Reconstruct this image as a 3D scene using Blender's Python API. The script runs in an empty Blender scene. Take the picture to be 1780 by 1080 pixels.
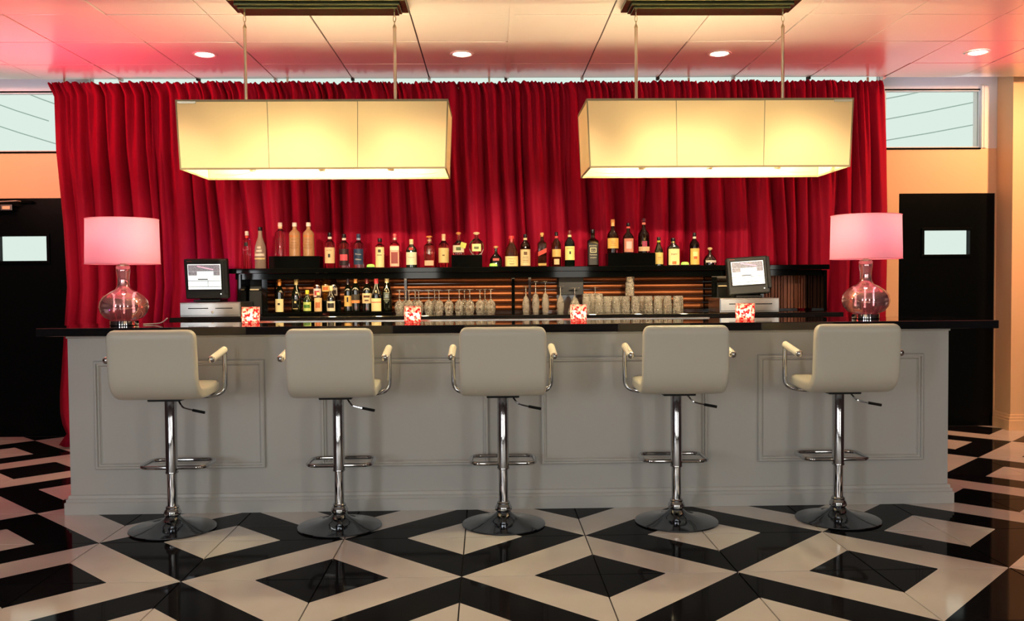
import bpy, bmesh, math, random
from mathutils import Vector, Matrix
PI = math.pi
rnd = random.Random(7)
scene = bpy.context.scene
C = scene.collection

# ---------------------------------------------------------------- camera
FPX, YAW, PITCH, ROLL = 1558.6, 0.023375, 0.031174, -0.007651
CAM = Vector((0.0, -5.0867, 1.2888))
fw = Vector((math.sin(YAW)*math.cos(PITCH), math.cos(YAW)*math.cos(PITCH), -math.sin(PITCH)))
rt = Vector((math.cos(YAW), -math.sin(YAW), 0)); up = rt.cross(fw)
r2 = rt*math.cos(ROLL) + up*math.sin(ROLL); u2 = -rt*math.sin(ROLL) + up*math.cos(ROLL)
cd = bpy.data.cameras.new('camera'); cam = bpy.data.objects.new('camera', cd); C.objects.link(cam)
cd.sensor_fit = 'HORIZONTAL'; cd.sensor_width = 36.0; cd.lens = FPX/1780*36.0
cd.clip_start = .05; cd.clip_end = 100
M = Matrix((r2, u2, -fw)).transposed().to_4x4(); M.translation = CAM
cam.matrix_world = M; scene.camera = cam

# ---------------------------------------------------------------- colour management, sky
vs = scene.view_settings
vs.view_transform = 'Standard'; vs.look = 'None'; vs.exposure = 0.16; vs.gamma = 1.0
vs.use_curve_mapping = False
W = bpy.data.worlds.new('sky'); scene.world = W; W.use_nodes = True
bg = W.node_tree.nodes['Background']; bg.inputs[0].default_value = (.74, .83, .78, 1); bg.inputs[1].default_value = .92

# ---------------------------------------------------------------- lights of the room, with some added spots
def area(name, loc, target, sx, sy, power, col, spread=PI):
    l = bpy.data.lights.new(name, 'AREA'); l.shape = 'RECTANGLE'; l.size = sx; l.size_y = sy
    l.energy = power; l.color = col; l.spread = spread
    o = bpy.data.objects.new(name, l); C.objects.link(o); o.location = loc
    d = Vector(target) - Vector(loc); o.rotation_euler = d.to_track_quat('-Z', 'Y').to_euler()
    return o
def spot(name, loc, target, power, col, size=60, blend=.6, rad=.05):
    l = bpy.data.lights.new(name, 'SPOT'); l.energy = power; l.color = col
    l.spot_size = math.radians(size); l.spot_blend = blend; l.shadow_soft_size = rad
    o = bpy.data.objects.new(name, l); C.objects.link(o); o.location = loc
    d = Vector(target) - Vector(loc); o.rotation_euler = d.to_track_quat('-Z', 'Y').to_euler()
    return o
# shop windows behind the camera
for wx, pw in ((-4.6, 75), (-1.3, 45), (1.5, 32), (5.0, 45)):
    area('front_window_light', (wx, -8.7, 1.75), (wx*.35, 0, .7), .6, 1.7, pw*.95, (.93, .96, 1.0) if wx < -3 else (1.0, .96, .86))
# rose coloured mood lights of the lounge, aimed at the ceiling and the wall
spot('rose_uplight', (-5.6, .9, 1.7), (-2.4, 1.15, 2.92), 520, (1.0, .05, .11), 52, .9, .15)
spot('rose_uplight', (-3.2, 1.0, 1.9), (-2.9, 1.0, 2.92), 80, (1.0, .08, .13), 115, .9, .15)
spot('rose_uplight', (5.8, .9, 1.7), (2.6, 1.1, 2.92), 560, (1.0, .07, .11), 56, .9, .15)
# warm washes along the wall ends
spot('amber_downlight', (-4.3, 1.2, 2.85), (-4.0, 2.65, 2.1), 110, (1.0, .36, .24), 80, .8)
spot('amber_downlight', (4.9, .9, 2.85), (4.1, 2.6, 1.7), 210, (1.0, .48, .22), 95, .8)
# added narrow spots behind the camera, to brighten the bottles and the curtain
for sx in (-2.9, -1.75, -1.05, -.35, .35, 1.05, 1.75, 2.7):
    spot('added_bottle_spot', (sx*1.1, -6.2, 2.62), (sx, 1.7, 1.50), 1500 if abs(sx) < 2 else (1100 if sx < 0 else 450), (1.0, .78, .52), 9.5, .8, .06)
spot('curtain_spot', (-5.6, -.6, 2.7), (-2.9, 2.05, 1.9), 75, (1.0, .45, .35), 42, .9)
l_ = bpy.data.lights.new('violet_indicator', 'POINT'); l_.energy = 1.6; l_.color = (.35, .1, 1); l_.shadow_soft_size = .02
o_ = bpy.data.objects.new('violet_indicator', l_); C.objects.link(o_); o_.location = (-2.19, 1.80, 1.33)
# lit strip below the display shelf
area('shelf_strip_light', (.30, 1.535, 1.322), (.30, 1.66, .9), 3.6, .012, 4.4, (1.0, .68, .36))
# added cool spots inside the room, standing in for daylight on window heads
for hx in (-4.0, 3.9):
    spot('added_window_head_spot', (hx, 1.7, 2.45), (hx, 2.65, 3.0), 14, (.86, .78, 1.0), 60, .8)

# ---------------------------------------------------------------- materials
def lin(c):
    return tuple((x/255/12.92 if x/255 <= .04045 else ((x/255+.055)/1.055)**2.4) for x in c)
MATS = {}
def mat(name, col, rough=.5, metal=0, trans=0, emis=None, es=0, ior=1.45, spec=.5, coat=0, noise=None, bump=None, sheen=0):
    """noise = (scale, second colour, contrast)   bump = (scale, strength, distance)"""
    m = bpy.data.materials.new(name); m.use_nodes = True; nt = m.node_tree; p = nt.nodes['Principled BSDF']
    p.inputs['Base Color'].default_value = (*col, 1); p.inputs['Roughness'].default_value = rough
    p.inputs['Metallic'].default_value = metal; p.inputs['Transmission Weight'].default_value = trans
    p.inputs['IOR'].default_value = ior; p.inputs['Specular IOR Level'].default_value = spec
    p.inputs['Coat Weight'].default_value = coat
    if sheen: p.inputs['Sheen Weight'].default_value = sheen
    if emis: p.inputs['Emission Color'].default_value = (*emis, 1); p.inputs['Emission Strength'].default_value = es
    if noise or bump:
        tc = nt.nodes.new('ShaderNodeTexCoord')
    if noise:
        n = nt.nodes.new('ShaderNodeTexNoise'); n.inputs['Scale'].default_value = noise[0]; n.inputs['Detail'].default_value = 5
        nt.links.new(tc.outputs['Object'], n.inputs['Vector'])
        r = nt.nodes.new('ShaderNodeValToRGB'); k = noise[2]
        r.color_ramp.elements[0].position = .5-k; r.color_ramp.elements[1].position = .5+k
        r.color_ramp.elements[0].color = (*col, 1); r.color_ramp.elements[1].color = (*noise[1], 1)
        nt.links.new(n.outputs['Fac'], r.inputs[0]); nt.links.new(r.outputs[0], p.inputs['Base Color'])
    if bump:
        n = nt.nodes.new('ShaderNodeTexNoise'); n.inputs['Scale'].default_value = bump[0]; n.inputs['Detail'].default_value = 3
        nt.links.new(tc.outputs['Object'], n.inputs['Vector'])
        b = nt.nodes.new('ShaderNodeBump'); b.inputs['Strength'].default_value = bump[1]; b.inputs['Distance'].default_value = bump[2]
        nt.links.new(n.outputs['Fac'], b.inputs['Height']); nt.links.new(b.outputs[0], p.inputs['Normal'])
    MATS[name] = m
    return m
def translucent(name, col, amount=.6, extra=None):
    m = bpy.data.materials.new(name); m.use_nodes = True; nt = m.node_tree; nt.nodes.clear()
    o = nt.nodes.new('ShaderNodeOutputMaterial'); mx = nt.nodes.new('ShaderNodeMixShader')
    d = nt.nodes.new('ShaderNodeBsdfDiffuse'); t = nt.nodes.new('ShaderNodeBsdfTranslucent')
    d.inputs[0].default_value = (*col, 1); t.inputs[0].default_value = (*col, 1); mx.inputs[0].default_value = amount
    tc = nt.nodes.new('ShaderNodeTexCoord'); n = nt.nodes.new('ShaderNodeTexNoise'); n.inputs['Scale'].default_value = 240
    nt.links.new(tc.outputs['Object'], n.inputs['Vector'])
    b = nt.nodes.new('ShaderNodeBump'); b.inputs['Strength'].default_value = .12; b.inputs['Distance'].default_value = .002
    nt.links.new(n.outputs['Fac'], b.inputs['Height']); nt.links.new(b.outputs[0], d.inputs['Normal'])
    nt.links.new(d.outputs[0], mx.inputs[1]); nt.links.new(t.outputs[0], mx.inputs[2]); nt.links.new(mx.outputs[0], o.inputs[0])
    return m
m_white_tile = mat('cream_marble', (.80, .75, .71), .07, ior=1.40, noise=(3.5, (.69, .64, .60), .28))
m_black_tile = mat('black_granite', (.004, .004, .005), .06, spec=.5, ior=1.08, noise=(60, (.010, .010, .012), .2))
m_grout = mat('dark_grout', (.02, .018, .016), .8)
m_ceiling = mat('ceiling_panel_paint', (.80, .76, .72), .22, ior=1.6, bump=(3, .10, .01))
m_dark = mat('shadow_gap', (.03, .02, .02), .8)
m_wall = mat('cream_wall_paint', (.84, .58, .33), .45, bump=(90, .06, .002))
m_white_wall = mat('white_window_wall', (.85, .84, .84), .5, bump=(60, .05, .002))
m_room = mat('lounge_wall_paint', (.10, .055, .05), .6, bump=(30, .05, .002))
m_black_door = mat('black_gloss_paint', (.002, .003, .003), .2, ior=1.2, bump=(180, .25, .002))
m_black = mat('black_lacquer', (.0025, .003, .0025), .05, ior=1.2)
m_counter = mat('black_polished_stone', (.006, .006, .007), .04, spec=.7, noise=(200, (.014, .014, .016), .15))
m_barwhite = mat('bar_front_enamel', (.60, .60, .58), .30, spec=.45, bump=(7, .25, .006))
m_chrome = mat('chrome', (.50, .51, .53), .07, 1)
m_chrome_dark = mat('brushed_disc', (.15, .165, .185), .05, 1)
m_steel = mat('brushed_steel', (.42, .41, .39), .30, 1, noise=(14, (.34, .33, .31), .3))
m_leather = mat('white_leatherette', (.68, .66, .57), .36, spec=.4, bump=(260, .10, .001))
m_pad = mat('armrest_foam', (.95, .92, .78), .5)
m_plastic = mat('black_plastic', (.006, .007, .007), .4, ior=1.3)
m_grey_plastic = mat('charcoal_plastic', (.014, .017, .016), .42, ior=1.35)
m_curtain = mat('red_velvet', (.35, .007, .030), .7, spec=.10, noise=(2.2, (.28, .005, .024), .3), bump=(45, .08, .002))
m_glass = mat('sparkle_speckled_glass', (1, .97, .86), .04, trans=1, ior=1.45, bump=(150, .8, .005))
_nt = m_glass.node_tree; _p = _nt.nodes['Principled BSDF']; _n = _nt.nodes.new('ShaderNodeTexNoise'); _n.inputs['Scale'].default_value = 190
_m = _nt.nodes.new('ShaderNodeMapRange'); _m.inputs[1].default_value = .40; _m.inputs[2].default_value = .50; _m.inputs[3].default_value = .52; _m.inputs[4].default_value = 1  # noise mixes whitish speckles into the clear glass to imitate sparkle
_nt.links.new(_nt.nodes['Texture Coordinate'].outputs['Object'], _n.inputs['Vector']); _nt.links.new(_n.outputs['Fac'], _m.inputs[0]); _nt.links.new(_m.outputs[0], _p.inputs['Transmission Weight'])
m_winglass = mat('window_glass', (.95, 1, .97), .0, trans=1, ior=1.0, spec=.3)
m_shade = translucent('cream_lamp_fabric', (.97, .73, .40), .060)
m_pinkshade = translucent('pink_lamp_fabric', (.98, .50, .61), .5)
m_binding = mat('shade_binding', (.34, .27, .15), .7)
m_bronze = mat('dark_bronze', (.09, .10, .06), .25, .9)
m_nickel = mat('satin_nickel', (.52, .45, .32), .3, 1)
m_bulb = mat('warm_bulb', (1, .9, .7), .4, emis=(1, .84, .48), es=320)
m_pbulb = mat('pink_bulb', (1, .8, .8), .4, emis=(1, .50, .54), es=36)
m_down = mat('downlight_lens', (1, .9, .8), .3, emis=(1, .80, .58), es=16)
m_copper = mat('copper_slat', (.26, .085, .028), .45, .8, noise=(3, (.14, .04, .014), .3))
m_redwood = mat('redwood_slat', (.34, .10, .035), .35, .3, noise=(6, (.18, .045, .015), .3))
m_mirror = mat('dark_tinted_back', (.03, .012, .008), .12)
m_mercury = mat('mercury_glass', (1, .60, .62), .05, .45, trans=.75, noise=(30, (.9, .50, .52), .25), bump=(40, .15, .001))
m_screen = mat('lit_screen', (.8, .85, .85), .3, emis=(.82, .93, .93), es=.8)
m_screen_grey = mat('screen_plan_grey', (.1, .1, .12), .4, emis=(.16, .17, .19), es=.8, noise=(300, (.5, .5, .55), .1))
m_screen_pink = mat('screen_pink_line', (.6, .3, .4), .4, emis=(.85, .5, .62), es=.9)
m_screen_dark = mat('screen_dark_line', (.05, .05, .06), .4)
m_red_print = mat('red_print', (.7, .05, .05), .5)
m_puck = mat('lime_plastic', (.40, .85, .12), .35, emis=(.35, .9, .12), es=.35)
m_receipt = mat('receipt_paper', (.85, .68, .42), .6)
m_paper_white = mat('label_white', (.88, .82, .70), .6)
m_cable = mat('cable_sheath', (.42, .50, .47), .8)
m_flame = mat('candle_flame', (1, .8, .6), .4, emis=(1, .60, .42), es=170)
m_wax = mat('candle_wax', (.95, .8, .7), .5)
m_clearcord = mat('clear_cord', (.75, .65, .55), .3)
# crackled votive glass: pink and red chips, light passes through them
m_votive = bpy.data.materials.new('mosaic_votive_glass'); m_votive.use_nodes = True
_nt = m_votive.node_tree; _nt.nodes.clear()
_o = _nt.nodes.new('ShaderNodeOutputMaterial'); _mx = _nt.nodes.new('ShaderNodeMixShader'); _mx.inputs[0].default_value = .16
_t = _nt.nodes.new('ShaderNodeBsdfTranslucent'); _g = _nt.nodes.new('ShaderNodeBsdfPrincipled'); _g.inputs['Roughness'].default_value = .15
_tc = _nt.nodes.new('ShaderNodeTexCoord'); _v = _nt.nodes.new('ShaderNodeTexVoronoi'); _v.inputs['Scale'].default_value = 95
_r = _nt.nodes.new('ShaderNodeValToRGB'); _r.color_ramp.elements[0].color = (.55, .02, .03, 1); _r.color_ramp.elements[1].color = (1, .70, .62, 1)
_r.color_ramp.elements[0].position = .30; _r.color_ramp.elements[1].position = .48
_s = _nt.nodes.new('ShaderNodeSeparateColor')
_nt.links.new(_tc.outputs['Object'], _v.inputs['Vector']); _nt.links.new(_v.outputs['Color'], _s.inputs[0]); _nt.links.new(_s.outputs[0], _r.inputs[0])
_nt.links.new(_r.outputs[0], _t.inputs[0]); _nt.links.new(_r.outputs[0], _g.inputs['Base Color'])
_nt.links.new(_t.outputs[0], _mx.inputs[1]); _nt.links.new(_g.outputs[0], _mx.inputs[2]); _tr = _nt.nodes.new('ShaderNodeBsdfTransparent'); _m2 = _nt.nodes.new('ShaderNodeMixShader'); _m2.inputs[0].default_value = .30
_nt.links.new(_r.outputs[0], _tr.inputs[0]); _nt.links.new(_mx.outputs[0], _m2.inputs[1]); _nt.links.new(_tr.outputs[0], _m2.inputs[2]); _nt.links.new(_m2.outputs[0], _o.inputs[0])

# ---------------------------------------------------------------- mesh helpers
def bm_obj(name, bm, mats, parent=None, loc=None, smooth=False, rotz=0):
    if not isinstance(mats, (list, tuple)): mats = [mats]
    bm.normal_update()
    me = bpy.data.meshes.new(name)
    if smooth:
        for f in bm.faces: f.smooth = True
        for e in bm.edges:
            if len(e.link_faces) == 2 and e.calc_face_angle(0) > .7: e.smooth = False
    bm.to_mesh(me); bm.free()
    for m in mats: me.materials.append(m)
    o = bpy.data.objects.new(name, me); C.objects.link(o)
    if parent: o.parent = parent
    if loc: o.location = loc
    if rotz: o.rotation_euler.z = rotz
    return o
def box(bm, x0, x1, y0, y1, z0, z1, bev=0, mi=0):
    t = bmesh.new(); r = bmesh.ops.create_cube(t, size=1)
    for v in t.verts:
        v.co = Vector(((x0+x1)/2 + v.co.x*(x1-x0), (y0+y1)/2 + v.co.y*(y1-y0), (z0+z1)/2 + v.co.z*(z1-z0)))
    if bev: bmesh.ops.bevel(t, geom=t.edges[:], offset=bev, segments=2, affect='EDGES', profile=.5)
    join(bm, t, mi); return bm
def join(bm, t, mi=0):
    vm = {}
    for v in t.verts: vm[v] = bm.verts.new(v.co)
    for f in t.faces:
        try:
            g = bm.faces.new([vm[v] for v in f.verts]); g.material_index = mi; g.smooth = f.smooth
        except ValueError: pass
    t.free()
def BX(*a, bev=0):
    return box(bmesh.new(), *a, bev=bev)
def lathe(bm, prof, n=24, mi=0, c=(0, 0), ex=2.0, ratio=1.0, cap=True):
    """prof: (r, z) from bottom to top; ex: superellipse exponent of the cross section"""
    rings = []
    for r, z in prof:
        ring = []
        for k in range(n):
            a = 2*PI*(k+.5)/n; ca, sa = math.cos(a), math.sin(a)
            q = (abs(ca)**ex + abs(sa)**ex)**(-1/ex) if ex != 2 else 1
            ring.append(bm.verts.new((c[0]+r*q*ca, c[1]+r*q*sa*ratio, z)))
        rings.append(ring)
    for a, b in zip(rings, rings[1:]):
        for k in range(n):
            f = bm.faces.new((a[k], a[(k+1) % n], b[(k+1) % n], b[k])); f.material_index = mi
    if cap:
        f = bm.faces.new(rings[0][::-1]); f.material_index = mi
        f = bm.faces.new(rings[-1]); f.material_index = mi
    return bm
def LT(prof, n=24, **k): return lathe(bmesh.new(), prof, n, **k)
def tube(bm, pts, r, n=10, mi=0, closed=False, cap=True):
    pts = [Vector(p) for p in pts]; N = len(pts); rings = []; prev = None
    for i, p in enumerate(pts):
        if closed: d = (pts[(i+1) % N]-pts[i-1])
        else: d = pts[min(i+1, N-1)]-pts[max(i-1, 0)]
        d.normalize()
        if prev is None:
            a = Vector((0, 0, 1)) if abs(d.z) < .9 else Vector((1, 0, 0))
            u = d.cross(a).normalized()
        else:
            u = (prev - d*prev.dot(d)).normalized()
        prev = u; v = d.cross(u)
        rr = r[i] if isinstance(r, (list, tuple)) else r
        rings.append([bm.verts.new(p+u*rr*math.cos(2*PI*k/n)+v*rr*math.sin(2*PI*k/n)) for k in range(n)])
    for i in range(N if closed else N-1):
        a, b = rings[i], rings[(i+1) % N]
        for k in range(n):
            f = bm.faces.new((a[k], a[(k+1) % n], b[(k+1) % n], b[k])); f.material_index = mi
    if cap and not closed:
        bm.faces.new(rings[0][::-1]).material_index = mi; bm.faces.new(rings[-1]).material_index = mi
    return bm
def TB(pts, r, n=10, closed=False): return tube(bmesh.new(), pts, r, n, closed=closed)
def smooth_path(pts, it=2):
    """corner cutting that keeps the end points"""
    pts = [Vector(p) for p in pts]
    for _ in range(it):
        q = [pts[0]]
        for a, b in zip(pts, pts[1:]):
            q += [a*.75+b*.25, a*.25+b*.75]
        q.append(pts[-1]); pts = q
    return pts
def empty(name, loc, label, cat, group=None, rotz=0):
    o = bpy.data.objects.new(name, None); C.objects.link(o); o.location = loc; o.rotation_euler.z = rotz
    o.empty_display_size = .1
    return tag(o, label, cat, group)
def tag(o, label, cat, group=None):
    o['label'] = label; o['category'] = cat
    if group: o['group'] = group
    return o
def struct(name, bm, m, parent=None, smooth=False):
    o = bm_obj(name, bm, m, parent, smooth=smooth)
    if parent is None: o['kind'] = 'structure'
    return o
def copy_tree(o, parent=None):
    c = o.copy(); C.objects.link(c)
    if parent: c.parent = parent
    for ch in list(o.children): copy_tree(ch, c)
    return c

# ---------------------------------------------------------------- floor
S = .61
GX, GY, GA = -.13865, -1.18765, .005018
floor_o = struct('floor', BX(-7.1, 7.1, -9.1, 2.80, -.10, -.0105), m_grout)
K = .472
def tile_bm(x0, y0, rot, yclip=None, g=.003):
    """one 61 cm tile at local origin: black corner, white band, black band, white corner. g = half the joint"""
    t = bmesh.new(); a, b = g, S-g
    L = b-a; k = K*L
    def P(pts, mi):
        top = [t.verts.new((x, y, 0)) for x, y in pts]; bot = [t.verts.new((x, y, -.010)) for x, y in pts]
        n = len(pts)
        t.faces.new(top).material_index = mi
        for i in range(n):
            t.faces.new((top[i], bot[i], bot[(i+1) % n], top[(i+1) % n])).material_index = mi
    P([(a, a), (a+k, a), (a, a+k)], 1)
    P([(a+k, a), (b, a), (a, b), (a, a+k)], 0)
    P([(b, a), (b, b-k), (b-k, b), (a, b)], 1)
    P([(b, b-k), (b, b), (b-k, b)], 0)
    bmesh.ops.transform(t, matrix=Matrix.Translation((-S/2, -S/2, 0)), verts=t.verts)
    bmesh.ops.transform(t, matrix=Matrix.Rotation(rot, 4, 'Z'), verts=t.verts)
    return t
def tile_rot(i, j):
    # the black corner sits on the lattice corner with odd column and even row
    for dx, dy, r in ((0, 0, 0), (1, 0, PI/2), (1, 1, PI), (0, 1, -PI/2)):
        if (i+dx) % 2 == 1 and (j+dy) % 2 == 0: return r
tile_mesh = {}
def tile_center(i, j):
    x, y = (i+.5)*S, (j+.5)*S
    return GX + x*math.cos(GA) - y*math.sin(GA), GY + x*math.sin(GA) + y*math.cos(GA)
field = bmesh.new()
for j in range(-13, 7):
    for i in range(-12, 12):
        cx_, cy_ = tile_center(i, j)
        if abs(cx_) > 6.75 or cy_ < -8.7: continue
        r = tile_rot(i, j)
        if -2 <= j <= 5 and -8 <= i <= 8:
            key = round(r, 2)
            if key not in tile_mesh:
                o = bm_obj('tile', tile_bm(0, 0, r), [m_white_tile, m_black_tile]); tile_mesh[key] = o.data
            else:
                o = bpy.data.objects.new('tile', tile_mesh[key]); C.objects.link(o)
            o.parent = floor_o; o.location = (cx_, cy_, 0)
            o.rotation_euler = (rnd.uniform(-.0008, .0008), rnd.uniform(-.0008, .0008), GA)
        else:
            t = tile_bm(0, 0, r)
            bmesh.ops.transform(t, matrix=Matrix.Translation((cx_, cy_, 0)) @ Matrix.Rotation(GA, 4, 'Z'), verts=t.verts)
            if j == 6:
                bmesh.ops.bisect_plane(t, geom=t.verts[:]+t.edges[:]+t.faces[:], plane_co=(0, 2.645, 0), plane_no=(0, 1, 0), clear_outer=True)
                if -8 <= i <= 8:
                    o = bm_obj('tile', t, [m_white_tile, m_black_tile], floor_o); continue
            vm = {v: field.verts.new(v.co) for v in t.verts}
            for f in t.faces: field.faces.new([vm[v] for v in f.verts]).material_index = f.material_index
            t.free()
o = bm_obj('tile_field', field, [m_white_tile, m_black_tile], floor_o); o['kind'] = 'stuff'

# ---------------------------------------------------------------- ceiling of square panels, ends short of the back wall
CZ = 2.92
ceil_o = struct('ceiling', BX(-7.1, 7.1, -9.1, 2.135, CZ+.016, CZ+.10), m_dark)
CX0, CY0, SY = .1336, .428, .6143
fld = bmesh.new(); pm = {}
for c in range(-16, 3):
    for i in range(-12, 12):
        x0 = CX0+i*S; y0 = CY0+c*SY; y1 = min(y0+SY, 2.13)
        if x0 < -7.1 or x0+S > 7.2: continue
        if y0+SY < -8.9: continue
        if c >= -1 and -8 <= i <= 7:
            key = (c == 2)
            if key not in pm:
                o = bm_obj('ceiling_panel', BX(.0045, S-.0045, .0045, y1-y0-.0045, 0, .012, bev=.002), m_ceiling); pm[key] = o.data
            else:
                o = bpy.data.objects.new('ceiling_panel', pm[key]); C.objects.link(o)
            o.parent = ceil_o; o.location = (x0, y0, CZ+rnd.uniform(0, .003))
            o.rotation_euler = (rnd.uniform(-.004, .004), rnd.uniform(-.004, .004), 0)
        else:
            box(fld, x0+.003, x0+S-.003, y0+.003, y1-.003, CZ, CZ+.012)
o = bm_obj('ceiling_panel_field', fld, m_ceiling, ceil_o); o['kind'] = 'stuff'
for i in range(-5, 6):
    bm_obj('runner_end', BX(-.011, .011, 2.115, 2.165, CZ-.012, CZ+.012), m_ceiling if i % 2 else m_dark, ceil_o, (CX0+i*S, 0, 0))
bm_obj('ceiling_batten', BX(CX0-.006, CX0+.024, .10, 2.13, CZ-.004, CZ), m_ceiling, ceil_o)
struct('ceiling_recess', BX(-7.1, 7.1, 2.135, 2.80, 3.30, 3.36), m_white_wall)
struct('ceiling_fascia', BX(-7.1, 7.1, 2.135, 2.15, CZ+.016, 3.30), m_white_wall)

# ---------------------------------------------------------------- back wall with clerestory windows and two black doors
WY = 2.65; SILL = 2.424; HEAD = 2.933
wb = bmesh.new()
box(wb, -7.1, -4.40, WY, WY+.12, 0, SILL)
box(wb, -4.40, -3.553, WY, WY+.12, 2.036, SILL)
box(wb, -3.553, 3.553, WY, WY+.12, 0, SILL)
box(wb, 3.553, 4.40, WY, WY+.12, 2.036, SILL)
box(wb, 4.40, 4.60, WY, WY+.12, 0, SILL)
struct('wall_back', wb, m_wall)
wt = bmesh.new()
box(wt, -7.1, -3.40, WY, WY+.12, HEAD, 3.30); box(wt, 3.40, 4.60, WY, WY+.12, HEAD, 3.30)
box(wt, -3.40, 3.40, WY, WY+.12, 3.14, 3.30); box(wt, 4.262, 4.60, WY, WY+.12, SILL, HEAD)
struct('wall_upper', wt, m_white_wall)
def clerestory(name, x0, x1, z1):
    f = bmesh.new(); fy0, fy1 = WY-.004, WY+.05
    box(f, x0, x1, fy0, fy1, SILL, SILL+.014); box(f, x0, x1, fy0, fy1, z1-.014, z1)
    box(f, x0, x0+.012, fy0, fy1, SILL+.014, z1-.014); box(f, x1-.012, x1, fy0, fy1, SILL+.014, z1-.014)
    o = struct(name, f, m_white_wall)
    bm_obj('pane', BX(x0+.012, x1-.012, WY+.02, WY+.028, SILL+.014, z1-.014), m_winglass, o)
    bm_obj('sill_strip', BX(x0, x1, WY-.012, WY-.0045, SILL-.008, SILL+.006), m_black, o)
    bm_obj('head_strip', BX(x0, x1, WY-.010, WY-.0045, z1-.008, z1+.004), m_black, o)
    return o
clerestory('window_1', -7.05, -3.42, HEAD); clerestory('window_2', -3.38, 3.38, 3.14); w3 = clerestory('window_3', 3.42, 4.262, HEAD)
fr = bmesh.new(); box(fr, 4.255, 4.275, WY-.035, WY, SILL, 2.96, bev=.003); box(fr, 4.285, 4.310, WY-.022, WY, SILL, 2.96, bev=.003)
struct('trim_1', fr, m_white_wall)
def door(name, x0, x1, closer):
    o = struct(name, BX(x0+.004, x1-.004, WY+.01, WY+.055, .001, 2.035, bev=.003), m_black_door)
    # door leaf with a cut-out: build as frame pieces instead of one slab
    bm = bmesh.new(); xa, xb, za, zb = (x0+x1)/2-.20, (x0+x1)/2+.20, 1.505, 1.714
    for a in ((x0+.001, xa, .001, 2.035), (xb, x1-.001, .001, 2.035), (xa, xb, .001, za), (xa, xb, zb, 2.035)):
        box(bm, a[0], a[1], WY+.01, WY+.055, a[2], a[3])
    me = o.data; bm.to_mesh(me); bm.free()
    bm_obj('threshold', BX(x0+.001, x1-.001, WY+.001, WY+.11, -.0104, .0005), m_grout, o)
    f = bmesh.new(); w = .022
    for a in ((xa-w, xb+w, zb, zb+w), (xa-w, xb+w, za-w, za), (xa-w, xa, za, zb), (xb, xb+w, za, zb)):
        box(f, a[0], a[1], WY-.006, WY+.0095, a[2], a[3], bev=.002)
    bm_obj('vision_frame', f, m_black_door, o)
    bm_obj('pane', BX(xa, xb, WY+.03, WY+.036, za, zb), m_winglass, o)
    if closer:
        bm_obj('door_closer', BX(-4.30, -4.06, WY-.045, WY+.008, 1.925, 1.985, bev=.006), m_plastic, o)
        bm_obj('closer_body', BX(-4.13, -4.035, WY-.050, WY-.046, 1.932, 1.978, bev=.0015), m_steel, o)
        bm_obj('closer_label', BX(-4.115, -4.05, WY-.0535, WY-.0505, 1.940, 1.966), m_receipt, o)
        bm_obj('closer_arm', TB([(-4.18, WY-.03, 1.99), (-4.18, WY-.06, 2.0), (-3.99, WY-.06, 2.008), (-3.97, WY-.02, 2.006)], .007, 8), m_steel, o)
        bm_obj('top_bracket', BX(-3.99, -3.88, WY-.03, WY+.008, 1.992, 2.012, bev=.003), m_black, o)
    return o
door('door_1', -4.40, -3.553, True); door('door_2', 3.553, 4.40, False)
# pier on the right and its twin beyond the frame on the left
def profile_base(bm, x0, x1, y0, prof, y1):
    """baseboard round three sides (left, front, right)"""
    rings = []
    for z, d in prof:
        rings.append([bm.verts.new(p) for p in ((x0-d, y1, z), (x0-d, y0-d, z), (x1+d, y0-d, z), (x1+d, y1, z))])
    for a, b in zip(rings, rings[1:]):
        for k in range(3): bm.faces.new((a[k], a[k+1], b[k+1], b[k]))
    # back and bottom/top closure against the wall
    for rr in (rings[0], rings[-1]):
        bm.faces.new(rr)
    bm.faces.new([r[0] for r in rings] + [r[3] for r in rings][::-1])
BASEP = ((0, .026), (.066, .026), (.070, .019), (.084, .019), (.088, .011), (.104, .009), (.108, .0005))
struct('wall_right', BX(4.41, 7.1, 2.41, WY-.001, 0, 3.28), m_wall)
b = bmesh.new(); profile_base(b, 4.4095, 7.0, 2.4095, [(z*1.25+.0005, d) for z, d in BASEP], WY-.015); struct('baseboard_right', b, m_wall)
struct('wall_left', BX(-7.1, -4.41, 2.41, WY-.001, 0, 3.28), m_wall)
b = bmesh.new(); profile_base(b, -7.0, -4.4095, 2.4095, [(z*1.25+.0005, d) for z, d in BASEP], WY-.015); struct('baseboard_left', b, m_wall)
struct('wall_side_left', BX(-7.2, -7.1, -9.1, 2.8, 0, 3.3), m_room)
struct('wall_side_right', BX(7.1, 7.2, -9.1, 2.8, 0, 3.3), m_room)
struct('wall_front', BX(-7.2, 7.2, -9.2, -9.1, 0, 3.3), m_room)
# cables outside, seen through the clerestory
CB = [((-7.4, 4.372), (-6.4, 3.99)), ((-7.8, 4.182), (-6.8, 3.837)), ((-8.0, 3.91), (-6.5, 3.424)),
      ((5.9, 4.077), (7.2, 4.333)), ((5.9, 3.755), (7.9, 4.13)), ((5.9, 3.43), (8.0, 3.79))]
for k, (a, b_) in enumerate(CB):
    o = bm_obj('overhead_cable', TB([(a[0], 9, a[1]), ((a[0]+b_[0])/2, 9, (a[1]+b_[1])/2-.01), (b_[0], 9, b_[1])], .009, 6), m_cable)
    side = 'left' if k < 3 else 'right'
    tag(o, '%s faint grey cable outside the %s high window' % (('topmost', 'middle', 'lowest')[k % 3], side), 'cable', 'overhead cables outside the windows')

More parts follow.
